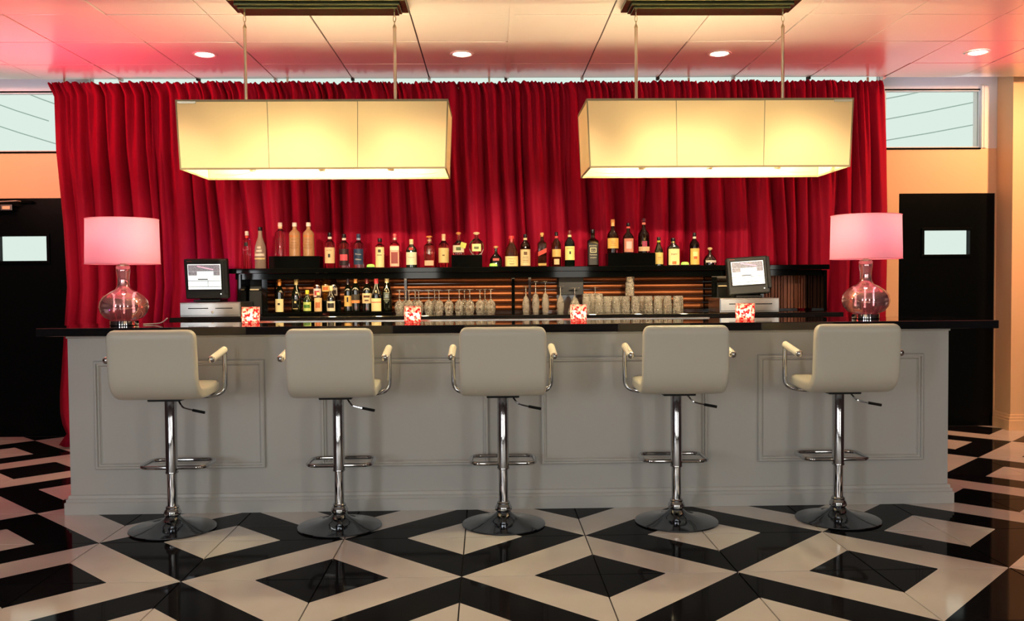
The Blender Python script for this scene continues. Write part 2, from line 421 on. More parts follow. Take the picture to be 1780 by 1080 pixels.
# ---------------------------------------------------------------- curtain
def interp(tab, z):
    for (z0, v0), (z1, v1) in zip(tab, tab[1:]):
        if z0 <= z <= z1: return v0+(v1-v0)*(z-z0)/(z1-z0)
    return tab[0][1] if z < tab[0][0] else tab[-1][1]
LEFT = [(.03, -3.44), (.12, -3.37), (.22, -3.42), (.4, -3.425), (.87, -3.385), (1.28, -3.35), (1.73, -3.365), (2.36, -3.404), (2.78, -3.405), (2.88, -3.45)]
RIGHT = [(.03, 3.19), (.95, 3.18), (1.69, 3.19), (2.38, 3.173), (2.84, 3.155), (2.88, 3.14)]
def curtain():
    bm = bmesh.new(); NX, NZ = 1150, 46
    # irregular fold phases
    cr = random.Random(3)
    def phase_table(n, jit):
        w = [1+cr.uniform(-jit, jit) for _ in range(n)]; t = sum(w); acc = 0; out = [0]
        for q in w: acc += q/t; out.append(acc)
        return out
    big = phase_table(44, .6); small = phase_table(112, .45)
    def ph(tab, s):
        lo, hi = 0, len(tab)-1
        while hi-lo > 1:
            m = (lo+hi)//2
            if tab[m] <= s: lo = m
            else: hi = m
        return lo + (s-tab[lo])/(tab[hi]-tab[lo])
    amps = [cr.uniform(.55, 1.25) for _ in range(200)]
    drift = [cr.uniform(-1, 1) for _ in range(60)]
    sm = [(ph(big, i/NX), ph(small, i/NX)) for i in range(NX+1)]
    verts = []
    def edge_(s): return min(1, s/.03, (1-s)/.03)
    for jz in range(NZ+1):
        q = jz/NZ; z = .03 + (2.875-.03)*(1-(1-q)**1.35)
        xl, xr = interp(LEFT, z), interp(RIGHT, z)
        row = []
        t_top = max(0, min(1, (z-1.75)/1.05)); t_top = t_top*t_top*(3-2*t_top)
        for i in range(NX+1):
            s = i/NX; pb, ps = sm[i]
            kb = int(pb); fb = pb-kb
            A = amps[kb]*(1-fb)+amps[kb+1]*fb
            sh_ = (z-1.5)*(.20*math.sin(31*s+1)+.16*math.sin(57*s+2.2)) + .10*math.sin(19*s+z*1.6)
            pb += sh_*edge_(s)
            kb = max(0, int(pb)); fb = pb-kb; A = amps[kb]*(1-fb)+amps[kb+1]*fb
            prof_b = 1-2*abs(math.sin(PI*pb))**.8
            prof_s = math.sin(2*PI*ps)
            Ab = .072*(1-t_top)+.020*t_top; As = .006*(1-t_top)+.022*t_top
            edge = min(1, s/.02, (1-s)/.02)
            y = 2.06 + (Ab*A*prof_b + As*amps[(int(ps)+40) % 200]*prof_s)*(.25+.75*edge)
            y += .012*math.sin(9*s+z*1.1)
            head = max(0, min(1, (z-2.79)/.03)); y -= head*.014*math.sin(2*PI*ps*1.37+1)
            x = xl+(xr-xl)*s + .004*math.sin(2*PI*pb*.5+z*2.2)*edge*(1-head*.6)
            zz = z + (.006*math.sin(2*PI*ps*2.1) + .005*math.sin(70*s) if jz == NZ else 0)
            if jz == 0: zz = .022 + .006*math.sin(2*PI*pb)
            row.append(bm.verts.new((x, y, zz)))
        verts.append(row)
    for a, b in zip(verts, verts[1:]):
        for i in range(NX): bm.faces.new((a[i], a[i+1], b[i+1], b[i]))
    o = bm_obj('curtain', bm, m_curtain, smooth=True)
    for p in o.data.polygons: p.use_smooth = True
    sd = o.modifiers.new('cloth_thickness', 'SOLIDIFY'); sd.thickness = .003; sd.offset = 1
    tag(o, 'wide crimson red curtain in deep folds hanging behind the bar', 'curtain')
    rod = bm_obj('curtain_rod', TB([(-3.40, 2.125, 2.842), (3.12, 2.125, 2.842)], .010, 8), m_nickel, o)
    for x in (-3.35, -1.6, 0, 1.6, 3.05):
        bm_obj('rod_hanger', BX(x-.008, x+.008, 2.119, 2.131, 2.852, 2.921), m_nickel, o)
curtain()

# ---------------------------------------------------------------- bar counter
bar = empty('bar_counter', (0, 0, 0), 'long white panelled bar counter with a glossy black top', 'bar counter')
BXL, BXR, BD, BT = -2.38, 2.628, .40, 1.012
bm_obj('body', BX(BXL, BXR, 0, BD, .001, BT), m_barwhite, bar)
b = bmesh.new(); profile_base(b, BXL-.0005, BXR+.0005, -.0005, [(z+.0005, d) for z, d in BASEP], BD); bm_obj('plinth_moulding', b, m_barwhite, bar)
ct = bm_obj('countertop', BX(-2.48, 2.835, -.15, .45, BT+.0005, 1.058, bev=.003), m_counter, bar)
bm_obj('cornice_strip', BX(BXL-.006, BXR+.006, -.010, -.0005, BT-.018, BT-.0005, bev=.002), m_barwhite, bar)
bm_obj('steel_edge', BX(-1.44, 1.36, .452, .50, 1.035, 1.064, bev=.002), m_steel, bar, None)
def picture_frame(x0, x1, z0, z1):
    bm = bmesh.new(); prof = ((0, 0), (0, .020), (.006, .026), (.015, .026), (.018, .013), (.025, .013), (.029, .005), (.034, 0))
    rings = []
    for d, h in prof:
        rings.append([bm.verts.new(p) for p in ((x0+d, -h-.0005, z0+d), (x1-d, -h-.0005, z0+d), (x1-d, -h-.0005, z1-d), (x0+d, -h-.0005, z1-d))])
    for a, b in zip(rings, rings[1:]):
        for k in range(4): bm.faces.new((a[k], a[(k+1) % 4], b[(k+1) % 4], b[k]))
    bm_obj('panel_moulding', bm, m_barwhite, bar)
for x0, x1 in ((-2.232, -1.282), (-.966, -.020), (.280, 1.230), (1.522, 2.476)): picture_frame(x0, x1, .253, .866)

# ---------------------------------------------------------------- bar stools
def seat_shell():
    """one padded L: back and seat, swept along x"""
    W2, T = .218, .031
    path = []
    path += [(-.262, 1.066), (-.254, 1.00), (-.246, .92), (-.240, .84)]
    import math as mm
    cy, cz, R = -.135, .838, .104
    for k in range(0, 9):
        a = PI + (PI/2)*k/8
        path.append((cy+R*mm.cos(a), cz+R*mm.sin(a)))
    path += [(-.07, .733), (.02, .736), (.10, .742), (.165, .744)]
    # resample
    P = [Vector((0, y, z)) for y, z in path]; P = smooth_path(P, 1)
    L = [0]
    for a, b in zip(P, P[1:]): L.append(L[-1]+(b-a).length)
    tot = L[-1]
    def at(s):
        for k in range(len(L)-1):
            if L[k] <= s <= L[k+1]+1e-9:
                f = (s-L[k])/max(1e-9, L[k+1]-L[k]); return P[k].lerp(P[k+1], f)
        return P[-1]
    ss = [0, .004, .012, .026, .045] + [.045+(tot-.09)*k/26 for k in range(1, 26)] + [tot-.045, tot-.026, tot-.012, tot-.004, tot]
    bm = bmesh.new(); rings = []; n = 36
    for s in ss:
        p = at(s); d = (at(min(tot, s+.006))-at(max(0, s-.006))).normalized(); nrm = Vector((0, -d.z, d.y))
        e = min(s, tot-s); k = 1 if e >= .03 else math.sqrt(max(0, 1-((.03-e)/.03)**2))
        kk = 1 if e >= .045 else math.sqrt(max(0, 1-((.045-e)/.045)**2))
        w = W2-.036*(1-kk); t = T*max(.12, k)
        ring = []
        for q in range(n):
            a = 2*PI*(q+.5)/n; ca, sa = math.cos(a), math.sin(a)
            # flat rounded bar with slightly crowned faces
            ex = math.copysign(abs(ca)**.16, ca)*w; ey = math.copysign(abs(sa)**.45, sa)*t
            ring.append(bm.verts.new(p + Vector((ex, 0, 0)) + nrm*ey))
        rings.append(ring)
    for a, b in zip(rings, rings[1:]):
        for q in range(n): bm.faces.new((a[q], a[(q+1) % n], b[(q+1) % n], b[q]))
    bm.faces.new(rings[0][::-1]); bm.faces.new(rings[-1])
    bmesh.ops.recalc_face_normals(bm, faces=bm.faces)
    return bm
def make_stool():
    t = empty('bar_stool', (0, 0, 0), 'x', 'bar stool', 'white bar stools in front of the bar')
    bm_obj('base', LT([(.218, 0), (.222, .004), (.220, .008), (.17, .017), (.11, .029), (.065, .045), (.045, .060), (.036, .072)], 64), m_chrome_dark, t, smooth=True)
    bm_obj('collar', LT([(.036, .072), (.044, .078), (.046, .092), (.040, .104), (.034, .112), (.036, .118), (.030, .126)], 32), m_chrome, t, smooth=True)
    bm_obj('gas_lift', LT([(.0255, .12), (.0255, .30)], 32), m_chrome, t, smooth=True)
    bm_obj('column', LT([(.031, .296), (.033, .298), (.033, .306), (.0305, .309), (.0305, .690)], 32), m_chrome, t, smooth=True)
    # foot ring: rounded rectangle loop reaching forward
    pts = []; x1, y0, y1, r = .172, .0, .215, .05
    for cx, cy, a0 in ((x1-r, y0+r, -PI/2), (x1-r, y1-r, 0), (-x1+r, y1-r, PI/2), (-x1+r, y0+r, PI)):
        for k in range(7):
            a = a0+PI/2*k/6; pts.append((cx+r*math.cos(a), cy+r*math.sin(a), .326))
    bm_obj('footrest', TB(pts, .011, 12, closed=True), m_chrome, t, smooth=True)
    bm_obj('swivel_plate', BX(-.085, .085, -.10, .10, .688, .704, bev=.004), m_plastic, t)
    lv = bm_obj('height_lever', TB(smooth_path([(.05, -.03, .688), (.075, -.05, .655), (.095, -.055, .645), (.19, -.075, .628)]), .0045, 8), m_chrome, t, smooth=True)
    bm_obj('lever_grip', TB([(.135, -.0635, .6375), (.19, -.075, .628), (.2, -.077, .6262)], .0075, 8), m_plastic, lv, smooth=True)
    bm_obj('seat_shell', seat_shell(), m_leather, t, smooth=True)
    for s in (-1, 1):
        p = smooth_path([(s*.03, .05, .694), (s*.19, .06, .694), (s*.262, .085, .715), (s*.264, .082, .80), (s*.264, .078, .90), (s*.264, .07, .945), (s*.264, .03, .938)], 3)
        bm_obj('armrest_tube', TB(p, .0122, 10), m_chrome, t, smooth=True)
        d = Vector((0, -.25, -.036)).normalized(); a = Vector((s*.264, .075, .942)); b = a+d*.235
        pad = bm_obj('armrest_pad', TB([a, a+d*.006, b-d*.004, b], [.014, .0185, .0185, .0165], 16), m_pad, t, smooth=True)
        bm_obj('pad_cap', TB([b-d*.001, b+d*.004, b+d*.011, b+d*.014], [.0175, .0175, .012, .003], 16), m_chrome, pad, smooth=True)
    return t
stool = make_stool()
SP = [(-1.690, -.345, .012), (-.813, -.340, .020), (.058, -.340, .0), (.985, -.335, -.012), (1.858, -.338, -.015)]
SL = ['white leatherette bar stool farthest left, below the left pink lamp',
      'white leatherette bar stool second from left, its back creased on one side',
      'white leatherette bar stool in the middle of the five',
      'white leatherette bar stool second from right, between middle stool and end stool',
      'white leatherette bar stool farthest right, below the right pink lamp']
for k, (x, y, a) in enumerate(SP):
    s = stool if k == 0 else copy_tree(stool)
    s.location = (x, y, .0005); s.rotation_euler.z = a; s['label'] = SL[k]

# ---------------------------------------------------------------- pendant lamps
def pendant(cx, lab, xoff=0, mir=1):
    t = empty('pendant_lamp', (cx, .18, CZ), lab, 'pendant lamp', 'rectangular pendant lamps over the bar')
    Z = lambda z: z-CZ
    cz0 = Z(2.85)
    bm = bmesh.new()
    box(bm, -.505, .505, -.122, .122, Z(2.893), Z(2.9185), bev=.004)
    bm_obj('canopy', bm, m_bronze, t)
    bm_obj('canopy_step', BX(-.47, .47, -.092, .092, Z(2.876), Z(2.8925), bev=.004), m_bronze, t)
    bm_obj('canopy_plate', BX(-.455, .455, -.072, .072, Z(2.862), Z(2.8755), bev=.004), m_bronze, t)
    zt, zb = Z(2.308), Z(1.928); tw, bw = .748, .731; d0, d1 = .252, .246
    for s in (-1, 1):
        x = s*.432
        rod = bm_obj('rod', TB([(x, 0, Z(2.775)), (x, 0, zt+.002)], .0095, 12), m_nickel, t, smooth=True)
        bm_obj('rod_cap', TB([(x, 0, Z(2.79)), (x, 0, Z(2.77))], [.006, .0125], 12), m_nickel, rod, smooth=True)
        for q, (za, zc) in enumerate(((2.865, 2.838), (2.843, 2.805), (2.810, 2.782))):
            pts = []
            for k in range(12):
                a = 2*PI*k/12; hh = (za-zc)/2; u = .0075*math.cos(a); v = hh*math.sin(a)
                pts.append((x+(u if q % 2 else 0), (0 if q % 2 else u), Z((za+zc)/2)+v))
            bm_obj('chain_link', TB(pts, .0022, 6, closed=True), m_nickel, rod, smooth=True)
    # fabric panels, each between two ribs
    def q4(a, b, c, d): 
        bm = bmesh.new(); bm.faces.new([bm.verts.new(p) for p in (a, b, c, d)]); bmesh.ops.subdivide_edges(bm, edges=bm.edges[:], cuts=3, use_grid_fill=True); return bm
    for s, nm in ((-1, 'front'), (1, 'rear')):
        for k in range(3):
            a0 = -1+2*k/3; a1 = -1+2*(k+1)/3; g = .0
            bm_obj('shade_panel', q4((tw*a0, s*d0, zt), (tw*a1, s*d0, zt), (bw*a1, s*d1, zb), (bw*a0, s*d1, zb)), m_shade, t)
    for s in (-1, 1):
        bm_obj('shade_panel', q4((s*tw, -d0, zt), (s*tw, d0, zt), (s*bw, d1, zb), (s*bw, -d1, zb)), m_shade, t)
    # bindings and ribs
    def ring(z, w, d, h, th=.003):
        bm = bmesh.new()
        box(bm, -w-th, w+th, -d-th, -d+th, z, z+h); box(bm, -w-th, w+th, d-th, d+th, z, z+h)
        box(bm, -w-th, -w+th, -d+th, d-th, z, z+h); box(bm, w-th, w+th, -d+th, d-th, z, z+h)
        return bm
    bm_obj('top_binding', ring(zt-.010, tw, d0, .012), m_binding, t)
    bm_obj('bottom_binding', ring(zb-.002, bw, d1, .010), m_binding, t)
    for sx in (-1, 1):
        for sy in (-1, 1):
            bm_obj('corner_rib', TB([(sx*tw, sy*(d0+.001), zt), (sx*bw, sy*(d1+.001), zb)], .0042, 6), m_binding, t)
    for k in (-1, 1):
        bm_obj('seam_rib', TB([(k*tw/3, -d0-.0005, zt), (k*bw/3, -d1-.0005, zb)], .0018, 6), m_binding, t)
    bm_obj('corner_clip', BX(-.05, .05, -.004, .0, -.012, .0) , m_nickel, t, (-mir*(tw-.06), -d0-.004, zt-.008))
    # spider, sockets and bulbs inside
    bm_obj('cross_bar', TB([(-.64, 0, zb+.075), (.64, 0, zb+.075)], .008, 8), m_nickel, t)
    for s in (-1, 1):
        bm_obj('rod_stem', TB([(s*.432, 0, zt), (s*.432, 0, zb+.075)], .006, 8), m_nickel, t)
    for x in (-.40, 0, .40):
        so = bm_obj('socket', LT([(.018, zb+.02), (.020, zb+.03), (.020, zb+.085), (.012, zb+.09)], 16, c=(x, 0)), m_paper_white, t, smooth=True)
        bm_obj('bulb', LT([(.010, zb+.09), (.014, zb+.12), (.030, zb+.155), (.034, zb+.180), (.028, zb+.205), (.012, zb+.217), (.002, zb+.220)], 16, c=(x, 0)), m_bulb, t, smooth=True)
    for x0, x1 in ((-.40, -.66), (0, -.25), (0, .25), (.40, .66)):
        pts = [(x0+(x1-x0)*k/6, .12*math.sin(k/6*PI/2)+.02, zb+.022-.012*math.sin(PI*k/6)) for k in range(7)]
        bm_obj('harp_wire', TB(pts, .0015, 5), m_nickel, t)
    return t
pendant(-.978, 'long cream rectangular pendant lamp over the left half of the bar', 0, 1)
pendant(1.292, 'long cream rectangular pendant lamp over the right half of the bar', 0, -1)

# ---------------------------------------------------------------- recessed downlights
def downlight(x, y, lab, k=1):
    t = empty('downlight', (x, y, CZ), lab, 'ceiling light', 'recessed downlights in the ceiling')
    bm_obj('trim_ring', LT([(.062, -.001), (.070, -.006), (.082, -.006), (.086, -.001)], 32, cap=False), m_ceiling, t, smooth=True)
    bm_obj('lens', LT([(.003, -.010), (.045, -.009), (.061, -.002)], 32), m_down, t, smooth=True)
    s = spot('downlight_beam', (x, y, CZ-.02), (x, y, 0), 16, (1, .66, .42), 110, .7, .05)
DL = ['first recessed downlight from the left, in the rosy ceiling corner', 'recessed downlight in the ceiling between the two pendant lamps',
      'recessed downlight above the right pendant lamp', 'recessed downlight near the right wall, showing the warmest glow']
for k, x in enumerate((-2.01, -.192, 1.653, 3.517)): downlight(x, 1.36 - .02*(k == 3), DL[k])

# ---------------------------------------------------------------- table lamps
def table_lamp(x, y, z, lab):
    t = empty('table_lamp', (x, y, z), lab, 'table lamp', 'pink table lamps on the bar ends')
    bm_obj('foot', LT([(.074, 0), (.078, .003), (.078, .026), (.074, .029)], 40), m_chrome, t, smooth=True)
    bm_obj('glass_body', LT([(.060, .0295), (.075, .032), (.105, .045), (.128, .075), (.136, .108), (.130, .140), (.108, .170), (.075, .193), (.048, .206),
                             (.036, .222), (.032, .245), (.033, .275), (.038, .310), (.039, .338), (.036, .342)], 48), m_mercury, t, smooth=True)
    bm_obj('neck_cap', LT([(.034, .3425), (.034, .350), (.016, .354), (.013, .372), (.013, .40)], 24), m_nickel, t, smooth=True)
    bm_obj('socket', LT([(.014, .4005), (.018, .41), (.018, .45), (.012, .455)], 16), m_paper_white, t, smooth=True)
    bm_obj('bulb', LT([(.010, .4555), (.026, .48), (.032, .505), (.026, .53), (.004, .545)], 20), m_pbulb, t, smooth=True)
    sh = bm_obj('lamp_shade', LT([(.203, .355), (.2025, .40), (.200, .50), (.198, .612)], 64, cap=False), m_pinkshade, t, smooth=True)
    for zz, rr in ((.355, .2035), (.612, .1985)):
        bm_obj('shade_rim', TB([(rr*math.cos(2*PI*k/48), rr*math.sin(2*PI*k/48), zz) for k in range(48)], .0022, 6, closed=True), m_pinkshade, sh)
    for k in range(3):
        a = 2*PI*k/3; bm_obj('spider_arm', TB([(.018*math.cos(a), .018*math.sin(a), .44), (.10*math.cos(a), .10*math.sin(a), .57), (.197*math.cos(a), .197*math.sin(a), .60)], .002, 5), m_nickel, sh)
    return t
table_lamp(-2.125, .155, 1.0585, 'table lamp with pink drum shade on the left end of the bar')
table_lamp(2.232, .205, 1.0585, 'table lamp with pink drum shade on the right end of the bar')
o = bm_obj('lamp_cord', TB(smooth_path([(-2.03, .19, 1.0625), (-1.99, .22, 1.063), (-1.94, .20, 1.066), (-1.90, .16, 1.078), (-1.875, .15, 1.098)]), .0035, 6), m_clearcord, smooth=True)
tag(o, 'thin clear cord lying on the bar beside the left lamp', 'cord')

# ---------------------------------------------------------------- votive candles
def candle(x, y, r, lab):
    t = empty('votive_candle', (x, y, 1.0585), lab, 'candle', 'glowing votive candles on the bar')
    bm = LT([(r*.90, 0), (r, .006), (r*1.02, .05), (r*1.0, .088), (r*1.03, .096), (r*.94, .096), (r*.92, .085), (r*.93, .05), (r*.90, .010)], 20, cap=False)
    for v in bm.verts:
        v.co.x += rnd.uniform(-1, 1)*.0009; v.co.y += rnd.uniform(-1, 1)*.0009
    bm_obj('glass_holder', bm, m_votive, t)
    bm_obj('wax', LT([(r*.6, .004), (r*.6, .018), (r*.2, .019)], 16), m_wax, t)
    bm_obj('flame', LT([(.004, .020), (.014, .030), (.011, .046), (.001, .066)], 12), m_flame, t, smooth=True)
CP = [(-1.437, .30, .052), (-.459, .155, .047), (.517, .192, .047), (1.508, .19, .054)]
CL = ['glowing pink mosaic votive candle in front of the left cash drawer', 'pink mosaic votive candle between second stool and middle stool',
      'pink mosaic votive candle between middle stool and fourth stool', 'glowing pink mosaic votive candle in front of the right cash drawer']
for (x, y, r), l in zip(CP, CL): candle(x, y+.01, r, l)

# ---------------------------------------------------------------- back bar
BZ = 1.060
bb = empty('back_bar', (0, 0, 0), 'low black back bar cabinet with copper slatted back behind the counter', 'back bar')
bm_obj('cabinet_body', BX(-2.18, 2.40, 1.32, 1.92, .001, BZ-.035), m_black, bb)
bm_obj('worktop', BX(-2.26, 2.52, 1.26, 1.94, BZ-.0345, BZ-.0005, bev=.003), m_counter, bb)
bm_obj('back_board', BX(-1.83, 2.40, 1.885, 1.905, BZ, 1.3645), m_mirror, bb)
for x in (-1.83, 2.47):
    bm_obj('end_panel', BX(x-.012, x+.012, 1.48, 1.90, BZ, 1.3645), m_black, bb)
bm_obj('bay_divider', BX(1.66, 1.70, 1.62, 1.884, BZ, 1.3645), m_black, bb)
bm_obj('bay_divider', BX(-1.70, -1.66, 1.62, 1.884, BZ, 1.3645), m_black, bb)
bm_obj('bay_divider', BX(2.03, 2.055, 1.62, 1.884, BZ, 1.3645), m_black, bb)
bm_obj('centre_box', BX(.515, .705, 1.72, 1.884, 1.19, 1.3645, bev=.004), m_plastic, bb)
for x in (-1.275, -.657, .173, .30, 1.10):
    bm_obj('post', BX(x-.010, x+.010, 1.835, 1.857, BZ, 1.3645), m_black if x in (.173,) else m_mirror, bb)
def slat_h(x0, x1, z):
    bm = bmesh.new(); pts = []
    n = 8; R = .024
    A = []; B = []
    for k in range(n+1):
        a = PI*k/n; yy = 1.884-.020*math.sin(a)-.0005; zz = z-R*math.cos(a)
        A.append(bm.verts.new((x0, yy, zz))); B.append(bm.verts.new((x1, yy, zz)))
    for k in range(n): bm.faces.new((A[k], B[k], B[k+1], A[k+1]))
    bm.faces.new(A[::-1]); bm.faces.new(B)
    return bm
for x0, x1 in ((-1.655, -1.288), (-1.262, -.670), (-.644, .160), (.186, .512), (.710, 1.088), (1.112, 1.655)):
    for z in (1.097, 1.150, 1.204, 1.258, 1.311):
        bm_obj('slat', slat_h(x0, x1, z), m_copper, bb, smooth=True)
x = 2.075
while x < 2.45:
    w = rnd.uniform(.018, .034)
    bm_obj('slat', BX(x, x+w-.004, 1.868-rnd.uniform(0, .008), 1.8845, BZ+.01, 1.345, bev=.003), m_redwood, bb); x += w
sh = bm_obj('display_shelf', BX(-1.90, 2.49, 1.45, 1.915, 1.3685, 1.4045, bev=.003), m_black, bb)
bm_obj('shelf_apron', BX(-1.86, 2.45, 1.50, 1.52, 1.325, 1.3680), m_black, bb)

# ---- steps that raise bottles
def riser(x0, x1, y0, y1, z0, z1, lab):
    o = bm_obj('display_riser', BX(x0, x1, y0, y1, z0, z1, bev=.002), m_black); tag(o, lab, 'riser', 'black display risers on the back bar')
SZ = 1.405
riser(-1.625, -1.255, 1.53, 1.69, SZ, 1.4945, 'black display riser under the three tall vodka bottles')
riser(-.288, -.062, 1.53, 1.69, SZ, 1.4945, 'small black display riser under the two round tequila bottles')
riser(.868, 1.220, 1.53, 1.69, SZ, 1.5015, 'black display riser right of the square black label bottle')
riser(-1.66, -.73, 1.58, 1.70, BZ, 1.0785, 'low black step under the front row of wine and beer bottles')
riser(-1.385, -1.13, 1.705, 1.82, BZ, 1.165, 'small black step under the three raised beer bottles')

# ---- lettering on labels
font_cache = {}
def text_mesh(s, size, width=None):
    cu = bpy.data.curves.new('lettering', 'FONT'); cu.body = s; cu.size = size; cu.align_x = 'CENTER'; cu.align_y = 'CENTER'; cu.resolution_u = 2
    cu.extrude = 0
    to = bpy.data.objects.new('t', cu); me = bpy.data.meshes.new_from_object(to); bpy.data.objects.remove(to)
    if width and len(me.vertices):
        xs = [v.co.x for v in me.vertices]; k = width/max(1e-6, max(xs)-min(xs))
        for v in me.vertices: v.co.x *= k
    return me
def patch(bm, R, z0, z1, ang0, ang1, ex=2.0, ratio=1.0, off=.0008, n=14, mi=0):
    """part of the cross-section skin facing -y; angles measured from -y"""
    A = []; B = []
    for k in range(n+1):
        a = -PI/2 + ang0+(ang1-ang0)*k/n; ca, sa = math.cos(a), math.sin(a)
        q = (abs(ca)**ex+abs(sa)**ex)**(-1/ex) if ex != 2 else 1
        r = R*q+off
        A.append(bm.verts.new((r*ca, r*sa*ratio, z0))); B.append(bm.verts.new((r*ca, r*sa*ratio, z1)))
    for k in range(n): bm.faces.new((A[k], A[k+1], B[k+1], B[k])).material_index = mi
def skin_y(x, R, ex, ratio, off):
    if ex == 2: return -math.sqrt(max(0, R*R-x*x))*ratio-off
    xx = min(abs(x)/R, .999); return -R*ratio*(1-xx**ex)**(1/ex)-off
labmats = {}
def lm(c, rough=.55):
    k = (c, rough)
    if k not in labmats: labmats[k] = mat('printed_colour', lin(c), rough)
    return labmats[k]
glassmats = {}
def gm(c, kind):
    k = (c, kind)
    if k not in glassmats:
        if kind == 'clear': glassmats[k] = mat('bottle_glass', lin(c), .02, trans=1, ior=1.40)
        elif kind == 'frost': glassmats[k] = mat('frosted_bottle_glass', lin(c), .38, trans=.55, ior=1.3, spec=.6)
        elif kind == 'dark': glassmats[k] = mat('dark_bottle_glass', lin(c), .05, spec=.9, coat=.6)
        else: glassmats[k] = mat('filled_bottle_glass', lin(c), .03, trans=.85, ior=1.40, spec=.8)
    return glassmats[k]
# shoulder shapes as fractions: (radius / body radius, height / total height)
SH = {
 'tall': [(.93, 0), (1, .012), (1, .66), (.94, .70), (.62, .755), (.40, .79), (.36, .83), (.36, .93)],
 'round': [(.92, 0), (1, .015), (1, .60), (.97, .65), (.84, .70), (.55, .755), (.37, .80), (.33, .84), (.33, .93)],
 'square': [(.95, 0), (1, .012), (1, .66), (.95, .695), (.60, .73), (.38, .77), (.36, .93)],
 'wine': [(.9, 0), (1, .012), (1, .58), (.95, .64), (.70, .70), (.46, .75), (.38, .80), (.36, .95)],
 'slope': [(.93, 0), (1, .012), (1, .46), (.93, .54), (.66, .66), (.42, .76), (.36, .84), (.36, .95)],
 'beer': [(.92, 0), (1, .02), (1, .55), (.90, .62), (.58, .72), (.42, .80), (.40, .93)],
 'cylinder': [(.95, 0), (1, .012), (1, .74), (.96, .765), (.50, .80), (.42, .83), (.42, .93)],
 'orb': [(.45, 0), (.62, .03), (.88, .14), (1, .30), (.97, .45), (.80, .57), (.50, .66), (.30, .72), (.26, .78), (.26, .88)],
 'squat': [(.9, 0), (1, .03), (1, .34), (.90, .44), (.55, .56), (.30, .64), (.25, .70), (.25, .88)],
 'decanter': [(.85, 0), (1, .05), (1, .30), (.80, .46), (.42, .58), (.24, .66), (.22, .84)],
 'longneck': [(.92, 0), (1, .015), (1, .50), (.90, .57), (.55, .65), (.34, .70), (.30, .76), (.30, .95)],
}
def bottle(x, y, z, h, w, shape, glass, cap, label, lab, cat='bottle', group=None, ex=2.0, ratio=1.0, neck=None, words=(), foil=None, ball=False, extra=None, rot=0):
    R = w/2
    t = empty('bottle', (x, y, z), lab, cat, group, rot)
    prof = [(a*R, b*h) for a, b in SH[shape]]
    n = 28
    bm_obj('glass', LT(prof, n, ex=ex, ratio=ratio), gm(*glass), t, smooth=True)
    nr, nz = prof[-1]
    top = h
    cb = nz-.012
    if ball:
        bm_obj('stopper', LT([(nr*.9, nz), (nr*1.0, nz+.004), (nr*1.6, nz+(top-nz)*.3), (nr*1.75, nz+(top-nz)*.6), (nr*1.2, top-.002), (.001, top)], 18), lm(cap, .35), t, smooth=True)
    else:
        bm_obj('cap', LT([(nr*1.12, cb), (nr*1.18, cb+.002), (nr*1.15, top-.002), (nr*1.0, top)], 18), lm(cap, .35), t, smooth=True)
    if foil:
        f0 = h*(.76 if shape in ('wine', 'slope') else .80)
        rr = max(a*R for a, b in SH[shape] if b*h >= f0-.02)
        bm_obj('neck_foil', LT([(nr*1.10, f0), (nr*1.08, cb)], 18, cap=False), lm(foil, .35), t, smooth=True)
    if neck:
        bm = bmesh.new()
        patch(bm, nr*1.03, h*.82, h*.88, -1.4, 1.4); bm_obj('neck_label', bm, lm(neck), t, smooth=True)
    if label:
        for q, (a0, a1, col, half) in enumerate(label):
            bm = bmesh.new(); patch(bm, R, h*a0, h*a1, -half, half, ex, ratio, .0008+.0004*q)
            pl = bm_obj('label', bm, lm(col), t, smooth=True)
    for (s, zc, size, col, width) in words:
        me = text_mesh(s, size, width); 
        for v in me.vertices:
            xx, yy = v.co.x, v.co.y
            v.co = Vector((xx, skin_y(xx, R, ex, ratio, .0034), h*zc+yy))
        me.materials.append(lm(col)); o = bpy.data.objects.new('lettering', me); C.objects.link(o); o.parent = t
    if extra: extra(t, R, h)
    return t
def lines(z0, z1, n, col, half=.6, rx=1.0):
    """rows of small print as thin raised bars"""
    def f(t, R, h, z0=z0, z1=z1, n=n, col=col, half=half):
        rr = random.Random(int(R*1e5)+n); bm = bmesh.new()
        for k in range(n):
            zc = h*(z0+(z1-z0)*(k+.5)/n); a = half*rr.uniform(.55, 1)
            patch(bm, R, zc-.0012-.0008*(k % 2), zc+.0012+.0008*(k % 2), -a, a, 2.0 if not hasattr(t, 'ex') else 2, 1, .0030, 6)
        bm_obj('fine_print', bm, lm(col), t)
    return f
UG = 'bottles on the display shelf'
CREAM = (238, 205, 150); WHT = (235, 225, 205); BLK = (12, 12, 12); AMB = (120, 48, 14); CLR = (250, 235, 235)
Y = 1.60
def em(z0, z1, col, r=.35, ang=.45):
    """emblem: a disc of print on the label"""
    def f(t, R, h):
        bm = bmesh.new(); patch(bm, R, h*z0, h*z1, -ang, ang, 2, 1, .0032, 8); bm_obj('emblem', bm, lm(col), t)
    return f
def both(*fs):
    def f(t, R, h):
        for g in fs: g(t, R, h)
    return f
bottle(-1.800, Y, SZ, .278, .056, 'cylinder', ((255, 205, 215), 'clear'), WHT, None, 'slim clear bottle with dark pendant, first on the display shelf', group=UG, neck=(210, 60, 50), extra=em(.60, .70, BLK))
bottle(-1.702, Y, SZ, .308, .082, 'slope', ((200, 185, 165), 'frost'), BLK, None, 'tall frosted bottle with black cap and pale bird pattern', group=UG,
       extra=both(em(.30, .36, WHT, ang=.9), em(.40, .45, WHT, ang=.5), em(.22, .26, (240, 215, 150), ang=1.0), em(.48, .53, WHT, ang=.3)))
